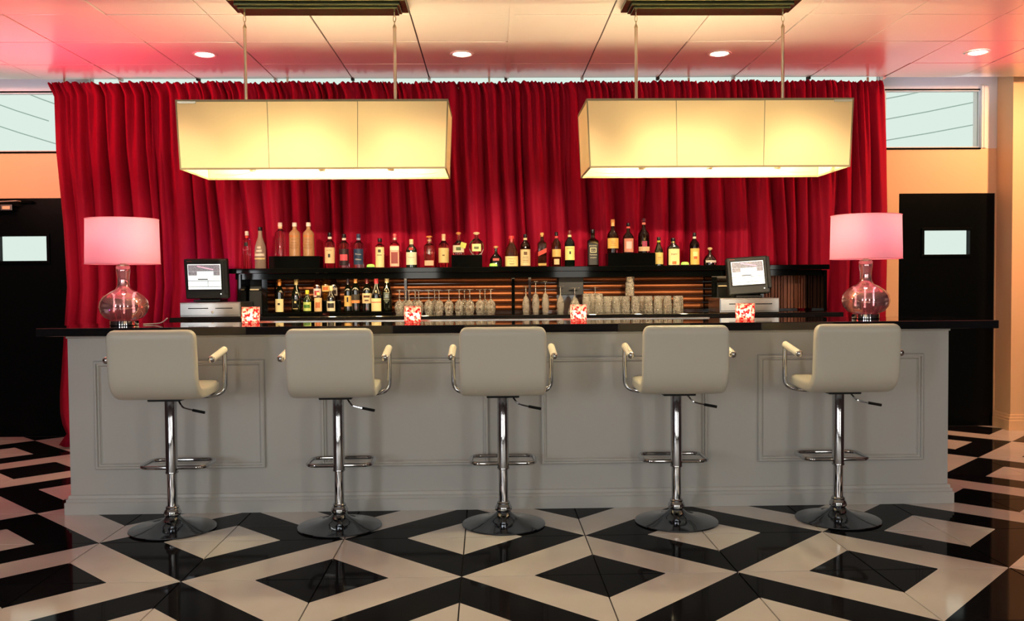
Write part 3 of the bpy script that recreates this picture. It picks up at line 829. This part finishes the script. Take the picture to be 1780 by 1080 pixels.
bottle(-1.554, Y, 1.495, .251, .078, 'tall', ((245, 240, 235), 'clear'), WHT, None, 'clear bottle with white cap, left on the left riser', group=UG, neck=(235, 190, 140), words=(('VODKA', .50, .012, (70, 60, 60), .045),))
for x, lab in ((-1.448, 'frosted bottle with orange lettering, middle one on left riser'), (-1.346, 'frosted bottle with orange lettering, right one on left riser')):
    bottle(x, Y, 1.495, .250, .082, 'tall', ((205, 165, 115), 'frost'), WHT, None, lab, group=UG,
           words=(('ABSOLUT', .585, .017, (245, 130, 20), .066), ('VODKA', .49, .010, (150, 100, 50), .04)), extra=lines(.20, .42, 6, (150, 105, 60), .8))
bottle(-1.190, Y, SZ, .264, .076, 'tall', ((245, 235, 225), 'clear'), BLK, [(.14, .58, CREAM, 1.2)], 'clear bottle with tall cream label and dark cap, right of left riser', group=UG, neck=WHT,
       words=(('KETEL', .50, .012, (80, 50, 20), .04),), extra=em(.30, .40, BLK, ang=.2))
bottle(-1.085, Y, SZ, .253, .076, 'tall', ((240, 230, 230), 'clear'), BLK, [(.08, .56, (45, 20, 25), 1.1), (.22, .40, (225, 90, 100), .8)], 'clear bottle with black label and pink flowers', group=UG, neck=WHT)
bottle(-.978, Y, SZ, .253, .076, 'tall', ((225, 230, 240), 'clear'), (40, 60, 90), [(.10, .56, (30, 60, 90), 1.1)], 'clear bottle with dark blue label', group=UG, neck=(150, 170, 190), words=(('Three', .40, .016, WHT, .045), ('Olives', .25, .016, WHT, .045)))
bottle(-.821, Y, SZ, .219, .066, 'cylinder', ((240, 225, 190), 'clear'), BLK, [(.02, .70, (235, 215, 150), 1.25)], 'cylindrical bottle with full height cream label and black cap', group=UG, extra=both(em(.52, .62, (60, 50, 30), ang=.3), em(.42, .44, (60, 50, 30), ang=.5)))
bottle(-.710, Y, SZ, .252, .072, 'square', ((250, 225, 215), 'clear'), (215, 90, 90), [(.04, .64, (235, 170, 140), .85), (.12, .46, (130, 40, 30), .6), (.52, .62, (245, 220, 180), .8)], 'square bottle with pink red picture label', group=UG, ex=5, neck=WHT)
bottle(-.587, Y, SZ, .211, .082, 'round', ((10, 30, 18), 'dark'), CREAM, [(.10, .54, (235, 225, 185), 1.2)], 'dark green bottle with cream label and red seal', group=UG, neck=(225, 210, 170), extra=both(em(.62, .70, (190, 30, 30), ang=.35)), words=(('Tanqueray', .36, .010, (70, 70, 50), .05),))
bottle(-.455, Y, SZ, .236, .078, 'square', ((235, 195, 165), 'clear'), (235, 165, 85), [(.06, .22, (235, 190, 150), .8)], 'clear embossed bottle with round amber cork', group=UG, ex=4, ball=True, neck=(235, 200, 150), words=(('AGAVE', .46, .012, (190, 120, 90), .05),))
bottle(-.348, Y, SZ, .248, .078, 'round', ((250, 225, 200), 'clear'), CREAM, [(.14, .58, (240, 215, 140), 1.25)], 'clear round bottle with plain cream label and cream cap', group=UG, foil=(235, 215, 170), extra=em(.34, .38, (130, 100, 50), ang=.2))
def tagx(t, R, h):
    bm = bmesh.new(); box(bm, .0, .042, -.004, 0, -.028, .012, bev=.001)
    o = bm_obj('hang_tag', bm, lm((205, 215, 90)), t, (.018, -R-.004, h*.50)); o.rotation_euler.y = .3
bottle(-.237, Y, 1.495, .172, .092, 'squat', ((235, 225, 190), 'clear'), (225, 165, 90), [(.12, .42, (225, 220, 180), .9)], 'squat bottle with green hang tag on the middle riser', group=UG, ball=True, ex=3, extra=both(tagx, em(.2, .34, (90, 110, 60), ang=.5)))
bottle(-.104, Y, 1.495, .172, .112, 'orb', ((225, 235, 225), 'clear'), (245, 225, 170), [(.16, .48, (240, 230, 150), .62)], 'flat round bottle with round cream label on the middle riser', group=UG, ratio=.6, ball=True, extra=em(.27, .36, (100, 110, 70), ang=.3))
bottle(.040, Y, SZ, .158, .090, 'squat', ((40, 12, 12), 'filled'), (215, 165, 110), None, 'small squat dark bottle with gold stopper beside the middle riser', group=UG, ball=True, ex=3, extra=em(.30, .40, (230, 90, 80), ang=.5))
bottle(.156, Y, SZ, .231, .098, 'slope', (AMB, 'filled'), (220, 70, 65), [(.02, .34, (240, 215, 140), 1.1)], 'whisky bottle with red wax neck and low square cream label', group=UG, ex=3, foil=(220, 70, 65), words=(("Maker's", .26, .012, (90, 60, 30), .05), ('Mark', .18, .012, (90, 60, 30), .035)), extra=lines(.05, .12, 2, (120, 90, 50), .5))
bottle(.259, Y, SZ, .244, .078, 'round', ((70, 28, 10), 'filled'), BLK, [(.03, .53, (240, 205, 140), 1.2), (.05, .50, (245, 225, 165), 1.05)], 'whisky bottle with large cream label, cream neck band and black cap', group=UG, neck=(240, 220, 160), extra=both(em(.36, .46, (110, 80, 40), ang=.3), lines(.1, .32, 4, (150, 110, 60), .7)))
def diag(t, R, h):
    bm = bmesh.new(); vs_ = [(-R*.95, .32), (R*.95, .43), (R*.95, .56), (-R*.95, .45)]
    n = 6; A = []; B = []
    for k in range(n+1):
        x = -R*.95+1.9*R*k/n
        A.append(bm.verts.new((x, -R-.003, h*(.30+.12*k/n)))); B.append(bm.verts.new((x, -R-.003, h*(.43+.12*k/n))))
    for k in range(n): bm.faces.new((A[k], A[k+1], B[k+1], B[k]))
    bm_obj('slanted_label', bm, lm((225, 75, 50)), t)
bottle(.384, Y, SZ, .253, .066, 'square', ((85, 35, 12), 'filled'), (245, 200, 110), [(.03, .10, (215, 180, 90), .8)], 'square whisky bottle with slanted red label', group=UG, ex=6, extra=diag)
bottle(.491, Y, SZ, .258, .068, 'round', ((110, 50, 22), 'filled'), BLK, [(.28, .50, (235, 195, 110), 1.2), (.06, .22, (240, 205, 150), .6)], 'whisky bottle with arched yellow label and small hounds below', group=UG, neck=(220, 90, 80))
bottle(.590, Y, SZ, .268, .076, 'round', ((25, 55, 40), 'filled'), (110, 35, 35), [(.18, .56, (245, 225, 135), 1.15)], 'green whisky bottle with large cream label and slim cream neck strip', group=UG, neck=(240, 225, 160), words=(('JAMESON', .50, .010, (60, 50, 30), .05),), extra=em(.34, .42, BLK, ang=.15))
bottle(.762, Y, SZ, .276, .084, 'square', ((28, 10, 5), 'filled'), BLK, [(.04, .60, (18, 16, 12), .82), (.37, .50, (215, 205, 150), .5), (.39, .48, (25, 22, 16), .42)], 'square bottle with black label and black cap', group=UG, ex=6,
       words=(("JACK DANIEL'S", .55, .0095, (230, 220, 170), .060), ('OLD No.7', .43, .009, (230, 220, 170), .036), ('Tennessee', .31, .012, (230, 220, 170), .055), ('WHISKEY', .23, .010, (230, 220, 170), .05)), extra=None)
RZ = 1.502
bottle(.913, Y, RZ, .252, .086, 'longneck', ((60, 22, 8), 'filled'), (240, 175, 90), [(.14, .44, (240, 190, 95), 1.2)], 'cognac bottle with long gold neck and yellow label, first on right riser', group=UG, foil=(240, 190, 110), extra=lines(.2, .38, 3, (180, 120, 50), .6))
bottle(1.029, Y, RZ, .225, .084, 'longneck', ((60, 25, 22), 'filled'), BLK, [(.03, .48, (220, 150, 120), .95), (.14, .38, (240, 215, 200), .5)], 'round shouldered bottle with pale pink label, middle one on right riser', group=UG, neck=(225, 100, 90))
bottle(1.145, Y, RZ, .258, .086, 'longneck', ((35, 12, 14), 'filled'), (90, 30, 40), [(.05, .18, (230, 200, 150), 1.2)], 'dark round bottle with violet star emblem, last on right riser', group=UG, neck=(235, 130, 110), extra=em(.18, .34, (170, 60, 90), ang=.4))
bottle(1.257, Y, SZ, .215, .066, 'slope', ((15, 30, 12), 'dark'), (35, 40, 30), [(.06, .46, (235, 200, 110), 1.2)], 'small dark bottle with yellow label right of the right riser', group=UG, neck=(190, 190, 60), extra=lines(.2, .32, 2, (150, 110, 50), .6))
bottle(1.365, Y, SZ, .208, .090, 'round', ((10, 25, 20), 'dark'), BLK, [(.03, .60, (235, 215, 145), .85)], 'dark green square shouldered herbal bottle with cream label', group=UG, ex=4, neck=(240, 190, 110), words=(('Jager', .42, .016, (50, 40, 20), .05),), extra=em(.05, .16, (220, 110, 40), ang=.6))
bottle(1.525, Y, SZ, .246, .074, 'round', ((30, 14, 6), 'filled'), BLK, [(.03, .52, (240, 190, 95), 1.1), (.28, .42, (250, 225, 150), .5)], 'dark bottle with honey coloured arched label, second from shelf end', group=UG, neck=(240, 220, 190), extra=em(.20, .28, (190, 90, 30), ang=.3))
bottle(1.642, Y, SZ, .136, .098, 'decanter', ((15, 12, 10), 'dark'), (240, 215, 150), [(.16, .28, WHT, .9)], 'small black ball shaped bottle with gold stopper at shelf end', group=UG, ball=True)
# green pucks
for x, lab in ((-.885, 'glowing lime green puck light right of the dark blue label bottle'), (.020, 'glowing lime green puck light right of the middle riser'), (1.445, 'glowing lime green puck light left of the honey label bottle')):
    t = empty('puck_light', (x, 1.56, SZ), lab, 'light', 'lime green puck lights on the display shelf')
    bm_obj('lens', LT([(.030, .006), (.029, .018), (.022, .026), (.004, .028)], 20), m_puck, t, smooth=True)
    bm_obj('rim', LT([(.030, 0), (.031, .006), (.029, .0065)], 20), m_grey_plastic, t, smooth=True)

# lower row
LG = 'wine and beer bottles on the back bar'
Z1 = 1.0790
DG = ((10, 14, 6), 'dark')
bottle(-1.575, 1.64, Z1, .252, .064, 'wine', DG, (245, 150, 60), [(.02, .40, (242, 220, 160), 1.15)], 'wine bottle with orange foil and white label, first of the lower row', group=LG, foil=(245, 150, 60), extra=em(.22, .28, BLK, ang=.25))
bottle(-1.452, 1.64, Z1, .256, .072, 'slope', DG, (150, 130, 80), None, 'sparkling wine bottle with dark shield and gold foil, second of the lower row', group=LG, foil=(165, 145, 90), extra=both(em(.27, .33, (200, 180, 120), ang=.2), em(.10, .12, (200, 180, 120), ang=.5)))
bottle(-1.370, 1.64, Z1, .165, .060, 'beer', ((20, 35, 14), 'dark'), (220, 200, 60), [(.06, .46, (190, 205, 110), 1.2), (.20, .34, (60, 110, 40), .8)], 'short beer bottle with green label', group=LG, neck=(215, 200, 60))
bottle(-1.318, 1.765, 1.1655, .212, .060, 'beer', ((60, 22, 6), 'dark'), (220, 200, 170), [(.12, .42, (235, 205, 195), 1.2), (.18, .34, (190, 70, 70), .6)], 'raised beer bottle with pink and white label, left of three', group=LG, neck=(235, 215, 170))
bottle(-1.253, 1.765, 1.1655, .222, .060, 'beer', ((150, 90, 20), 'filled'), (225, 205, 150), [(.30, .50, (235, 190, 110), 1.2), (.34, .46, (200, 100, 40), .6)], 'raised amber beer bottle with yellow label, middle of three', group=LG, neck=(225, 190, 90))
bottle(-1.193, 1.765, 1.1655, .212, .060, 'beer', ((30, 14, 6), 'dark'), BLK, [(.16, .44, (205, 190, 170), 1.1), (.22, .36, (60, 40, 30), .7)], 'raised brown beer bottle with grey label, right of three', group=LG, neck=(230, 140, 60))
bottle(-1.288, 1.635, Z1, .148, .058, 'beer', ((30, 14, 6), 'dark'), (220, 180, 120), [(.04, .72, (225, 185, 130), 1.2), (.22, .5, (190, 110, 60), .6)], 'short front beer bottle with tall tan label', group=LG)
bottle(-1.192, 1.635, Z1, .196, .064, 'beer', ((14, 12, 8), 'dark'), (210, 190, 150), [(.04, .42, (225, 215, 180), 1.2), (.16, .34, (40, 35, 25), .8)], 'front brown beer bottle with cream and black label', group=LG, neck=(235, 205, 140))
bottle(-1.070, 1.66, Z1, .262, .058, 'wine', DG, (45, 25, 50), [(.16, .46, (225, 175, 95), 1.15)], 'wine bottle with black foil and tan picture label', group=LG, foil=(40, 20, 40), extra=em(.28, .42, BLK, ang=.2))
bottle(-1.010, 1.64, Z1, .272, .066, 'wine', DG, (240, 160, 80), [(.24, .48, (50, 45, 35), 1.15), (.24, .32, (220, 140, 80), 1.15)], 'wine bottle with orange foil and dark banded label', group=LG, foil=(240, 160, 80))
bottle(-.925, 1.64, Z1, .266, .072, 'wine', DG, (120, 30, 30), [(.24, .52, (230, 200, 150), 1.25)], 'wine bottle with dark red foil and cream scenic label', group=LG, foil=(120, 30, 30), extra=both(em(.40, .46, (90, 60, 40), ang=.6), em(.30, .34, (90, 60, 40), ang=.4)))
bottle(-.853, 1.615, Z1, .264, .076, 'slope', DG, (205, 50, 60), [(.02, .38, (240, 220, 160), 1.2), (.26, .28, (210, 60, 50), 1.2)], 'wine bottle with bright red foil and low cream label', group=LG, foil=(205, 50, 60))
def shield(t, R, h):
    bm = bmesh.new()
    for k in range(7):
        zc = .24+.045*k; a = .55*min(1, (k+1)/3.0)
        patch(bm, R, h*zc, h*(zc+.012), -a, a, 2, 1, .002, 6)
    bm_obj('shield_print', bm, lm((170, 180, 160)), t)
bottle(-.778, 1.645, Z1, .270, .076, 'slope', DG, (225, 205, 150), None, 'champagne bottle with shield shaped print and pale foil', group=LG, foil=(225, 205, 150), extra=shield)

# ---------------------------------------------------------------- glasses
def shell(profile, th=.0014, n=24):
    """profile of outer wall (r, z) bottom to top; inner wall parallel; closed at the bottom end"""
    outer = profile; inner = [(max(.0005, r-th), z) for r, z in reversed(profile)]
    inner[-1] = (inner[-1][0], inner[-1][1]+th)
    bm = bmesh.new(); lathe(bm, outer+inner, n, cap=True)
    bmesh.ops.recalc_face_normals(bm, faces=bm.faces)
    return bm
def inverted(name, h, bowl, lab, group, rb=.032):
    """stemware upside down on its rim. bowl: list of (r, z) from rim up to the stem"""
    t = empty(name, (0, 0, BZ+.0005), lab, 'glass', group)
    zt = bowl[-1][1]
    prof = list(bowl)
    b = bmesh.new()
    n = 20; inner = [(max(.0008, r-.0013), z-(.0013 if i == len(prof)-1 else 0)) for i, (r, z) in enumerate(prof)]
    lathe(b, inner[::-1]+prof, n, cap=False)
    # close crown of the bowl
    bm_obj('bowl', b, m_glass, t, smooth=True)
    bm_obj('stem', LT([(.0045, zt-.001), (.0035, zt+.01), (.0035, h-.012), (.008, h-.004), (rb, h-.0015), (rb, h)], n), m_glass, t, smooth=True)
    return t
WG = 'upturned wine glasses in a row'
wine = inverted('wine_glass', .180, [(.027, 0), (.033, .02), (.036, .045), (.034, .070), (.024, .092), (.008, .103), (.0035, .106)], 'x', WG, .031)
wx = [-.681, -.609, -.536, -.463, -.386, -.313, -.236, -.158, -.082, -.001]
ordn = ['first', 'second', 'third', 'fourth', 'fifth', 'sixth', 'seventh', 'eighth', 'ninth', 'tenth and last']
for k, x in enumerate(wx):
    g = wine if k == 0 else copy_tree(wine)
    g.location = (x, 1.60+rnd.uniform(-.008, .008), BZ+.0005); g['label'] = '%s clear wine glass in the upturned row, counted from the wine bottles' % ordn[k]
for k, x in enumerate([-.645, -.572, -.425, -.20, -.045]):
    g = copy_tree(wine); g.location = (x, 1.70, BZ+.0005); g['label'] = '%s upturned wine glass of the rear row behind the front ones' % ordn[k]
FG = 'upturned flute glasses'
flute = inverted('flute_glass', .236, [(.021, 0), (.026, .03), (.028, .065), (.026, .10), (.017, .135), (.006, .150), (.003, .153)], 'x', FG, .029)
for k, (x, lab) in enumerate(((.334, 'upturned champagne flute, left of the tall pair'), (.407, 'upturned champagne flute, right of the tall pair'))):
    g = flute if k == 0 else copy_tree(flute); g.location = (x, 1.60, BZ+.0005); g['label'] = lab
sf = inverted('cordial_glass', .202, [(.021, 0), (.026, .025), (.028, .06), (.025, .09), (.014, .12), (.005, .132), (.003, .134)], 'shorter upturned glass standing left of the two champagne flutes', 'short upturned glasses', .029)
sf.location = (.261, 1.60, BZ+.0005)
g = copy_tree(sf); g.location = (.519, 1.60, BZ+.0005); g['label'] = 'shorter upturned glass standing alone right of the champagne flutes'
mg = inverted('margarita_glass', .186, [(.052, 0), (.046, .03), (.036, .06), (.020, .10), (.008, .115), (.004, .12)], 'upturned wide mouthed glass behind the third candle', 'upturned wide glasses', .038)
mg.location = (.626, 1.60, BZ+.0005)
g = copy_tree(mg); g.location = (.80, 1.775, BZ+.0005); g['label'] = 'upturned wide mouthed glass behind the pint glasses'
def tumbler(h, r0, r1, lab, group, name='tumbler', ribs=0):
    """upside down: rim (r0) below, base (r1) on top; thick glass base"""
    bm = bmesh.new(); n = 24
    pts = [(r0-.0022, .0), (r0, .0), ((r0+r1)/2, h*.5), (r1, h-.004), (r1-.005, h)]
    inn = [(r1-.007, h-.012), ((r0+r1)/2-.003, h*.5), (r0-.0022, .0)]
    rings = []
    allp = [inn[0]]
    seq = inn[::-1][:0]
    prof = [(.0006, h-.012), (r1-.008, h-.012), ((r0+r1)/2-.003, h*.5), (r0-.0024, .0), (r0, .0), ((r0+r1)/2, h*.5), (r1, h-.004), (r1-.005, h)]
    for q, (r, z) in enumerate(prof):
        ring = []
        for k in range(n):
            a = 2*PI*k/n; rr = r*(1+(.035 if k % 2 and 4 <= q <= 6 else 0)) if ribs else r
            ring.append(bm.verts.new((rr*math.cos(a), rr*math.sin(a), z)))
        rings.append(ring)
    for a, b in zip(rings, rings[1:]):
        for k in range(n): bm.faces.new((a[k], a[(k+1) % n], b[(k+1) % n], b[k]))
    bm.faces.new(rings[0]); bm.faces.new(rings[-1])
    bmesh.ops.recalc_face_normals(bm, faces=bm.faces)
    o = bm_obj(name, bm, m_glass, smooth=not ribs); tag(o, lab, 'glass', group)
    return o
PG = 'pint glasses beside the third candle'
p0 = tumbler(.142, .036, .028, 'pint glass, nearest to the third candle', PG, 'pint_glass', 1); p0.location = (.715, 1.60, BZ+.0005)
for x, y, lab in ((.765, 1.66, 'pint glass, middle one of the three'), (.805, 1.58, 'pint glass, right one of the three')):
    g = p0.copy(); C.objects.link(g); g.location = (x, y, BZ+.0005); g['label'] = lab
TG = 'ribbed tumblers on the back bar'
t0 = tumbler(.120, .034, .029, 'x', TG, 'tumbler', 1)
tx = [(.868, 1.60), (.938, 1.605), (1.008, 1.60), (1.080, 1.60), (.90, 1.675), (.972, 1.68), (1.15, 1.68), (1.178, 1.60), (1.25, 1.605), (1.322, 1.60), (1.394, 1.60), (1.285, 1.675), (1.425, 1.675)]
tl = ['first ribbed tumbler of the front row, right of the pint glasses', 'second ribbed tumbler of the front row', 'third ribbed tumbler of the front row, left of the stacked glasses', 'ribbed tumbler of the front row at the foot of the stack',
      'rear ribbed tumbler behind the first and second ones', 'rear ribbed tumbler behind the second and third ones', 'rear ribbed tumbler at the right of the stacked glasses',
      'front ribbed tumbler just right of the stack', 'front ribbed tumbler, second right of the stack', 'front ribbed tumbler, third right of the stack', 'front ribbed tumbler at the far right end of the row',
      'rear ribbed tumbler in the right cluster', 'rear ribbed tumbler at the end of the right cluster']
for k, ((x, y), lab) in enumerate(zip(tx, tl)):
    g = t0 if k == 0 else t0.copy()
    if k: C.objects.link(g)
    g.location = (x, y, BZ+.0005); g['label'] = lab; g.rotation_euler.z = rnd.uniform(0, .3)
st = tumbler(.105, .034, .032, 'wide short glass in the middle of the glass stack', 'stacked short glasses', 'rocks_glass'); st.location = (1.045, 1.638, BZ+.1215)
g = tumbler(.098, .026, .024, 'small ribbed glass topmost on the glass stack', 'stacked short glasses', 'shot_glass', 1); g.location = (1.045, 1.638, BZ+.2275)

# ---------------------------------------------------------------- tills: cash drawer + terminal
def drawer(x0, x1, y0, lab):
    t = empty('cash_drawer', ((x0+x1)/2, y0, BZ), lab, 'cash drawer', 'cash drawers on the back bar')
    w = (x1-x0)/2
    bm_obj('housing', BX(-w, w, .004, .34, .0005, .105, bev=.004), m_steel, t)
    bm_obj('drawer_front', BX(-w+.004, w-.004, -.006, .0035, .012, .098, bev=.003), m_steel, t)
    for a, b in ((-.15, -.01), (.04, .16)):
        bm_obj('slot', BX(a, b, -.008, -.0062, .060, .066), m_black, t)
    lk = LT([(.008, 0), (.008, .004), (.004, .006)], 14); bmesh.ops.rotate(lk, verts=lk.verts, cent=(0, 0, 0), matrix=Matrix.Rotation(PI/2, 3, 'X'))
    bm_obj('lock', lk, m_nickel, t, (.02, -.0062, .035))
    return t
drawer(-2.20, -1.775, 1.30, 'silver cash drawer under the left till screen')
drawer(1.640, 2.070, 1.30, 'silver cash drawer under the right till screen')
def terminal(cx, y, zb, w, h, tilt, rz, lab, lean=0):
    t = empty('till_terminal', (cx, y, zb), lab, 'till', 'touch screen tills on the back bar', rz)
    bm_obj('stand_foot', BX(-.10, .09, .02, .20, .0005, .018, bev=.004), m_plastic, t)
    bm_obj('stand_neck', BX(-.075, .065, .07, .15, .0185, .085, bev=.006), m_plastic, t)
    hd = bmesh.new(); box(hd, -w/2, w/2, -.03, .035, 0, h, bev=.008)
    for v in hd.verts:
        if v.co.z < .03: v.co.y += .01
    R = Matrix.Rotation(lean, 4, 'Y') @ Matrix.Rotation(tilt, 4, 'X'); TT = Matrix.Translation((0, .03, .025))
    head = bm_obj('monitor', hd, m_grey_plastic, t); head.matrix_local = TT @ R
    sw0, sw1, sz0, sz1 = -w/2+.028, w/2-.040, h*.245, h*.875
    bm_obj('bezel', BX(sw0-.008, sw1+.008, -.034, -.0305, sz0-.008, sz1+.008, bev=.001), m_plastic, head)
    bm_obj('screen', BX(sw0, sw1, -.0365, -.0345, sz0, sz1), m_screen, head)
    W_, H_ = sw1-sw0, sz1-sz0
    def q(name, a, b, c, d, m, k=0): bm_obj(name, BX(sw0+W_*a, sw0+W_*b, -.0378-k, -.0368-k, sz0+H_*c, sz0+H_*d), m, head)
    q('screen_picture', .02, .98, .72, .97, m_screen_grey); q('screen_picture', .02, .28, .55, .715, m_screen_grey); q('screen_picture', .78, .98, .55, .715, m_screen_grey)
    bm = bmesh.new(); tube(bm, [(sw0+W_*.30, -.0395, sz0+H_*.92), (sw0+W_*.78, -.0395, sz0+H_*.78)], .0035, 6); bm_obj('screen_stroke', bm, m_screen_pink, head)
    q('screen_line', .0, 1, .335, .35, m_screen_dark); q('screen_line', .60, .612, .12, .335, m_screen_dark); q('screen_line', .0, 1, .10, .115, m_screen_dark)
    q('screen_button', .30, .60, .38, .42, m_screen_dark); q('screen_line', .68, .97, .50, .508, m_screen_dark); q('screen_line', .68, .97, .42, .428, m_screen_dark)
    me = text_mesh('micros', .011, .034); me.materials.append(m_red_print); lo = bpy.data.objects.new('lettering', me); C.objects.link(lo); lo.parent = head
    lo.rotation_euler = (PI/2, 0, 0); lo.location = (-w/2+.04, -.0312, h*.945)
    bm_obj('card_reader', BX(w/2-.018, w/2+.008, -.038, -.008, h*.12, h*.97, bev=.004), m_plastic, head)
    bm_obj('power_light', BX(w/2-.05, w/2-.042, -.0325, -.0305, h*.11, h*.14), m_screen, head)
    return t
terminal(-2.028, 1.36, BZ+.106, .300, .285, .10, 0, 'till terminal with lit touch screen at the left end of back bar')
terminal(1.878, 1.36, BZ+.106, .300, .272, -.14, -.05, 'till terminal with lit touch screen at the right end of back bar', -.06)
def printer(x, y, w, lab):
    t = empty('receipt_printer', (x, y, BZ), lab, 'printer', 'receipt printers on the back bar')
    bm_obj('housing', BX(-w/2, w/2, 0, .15, .0005, .185, bev=.006), m_plastic, t)
    bm_obj('hood', BX(-w/2+.004, w/2-.004, .01, .14, .1855, .22, bev=.008), m_grey_plastic, t)
    bm_obj('receipt', BX(-w/2+.012, w/2-.02, -.012, .0085, .1865, .196), m_receipt, t)
printer(-1.760, 1.66, .10, 'black receipt printer right of the left till')
printer(1.770, 1.66, .13, 'black receipt printer left of the right till')
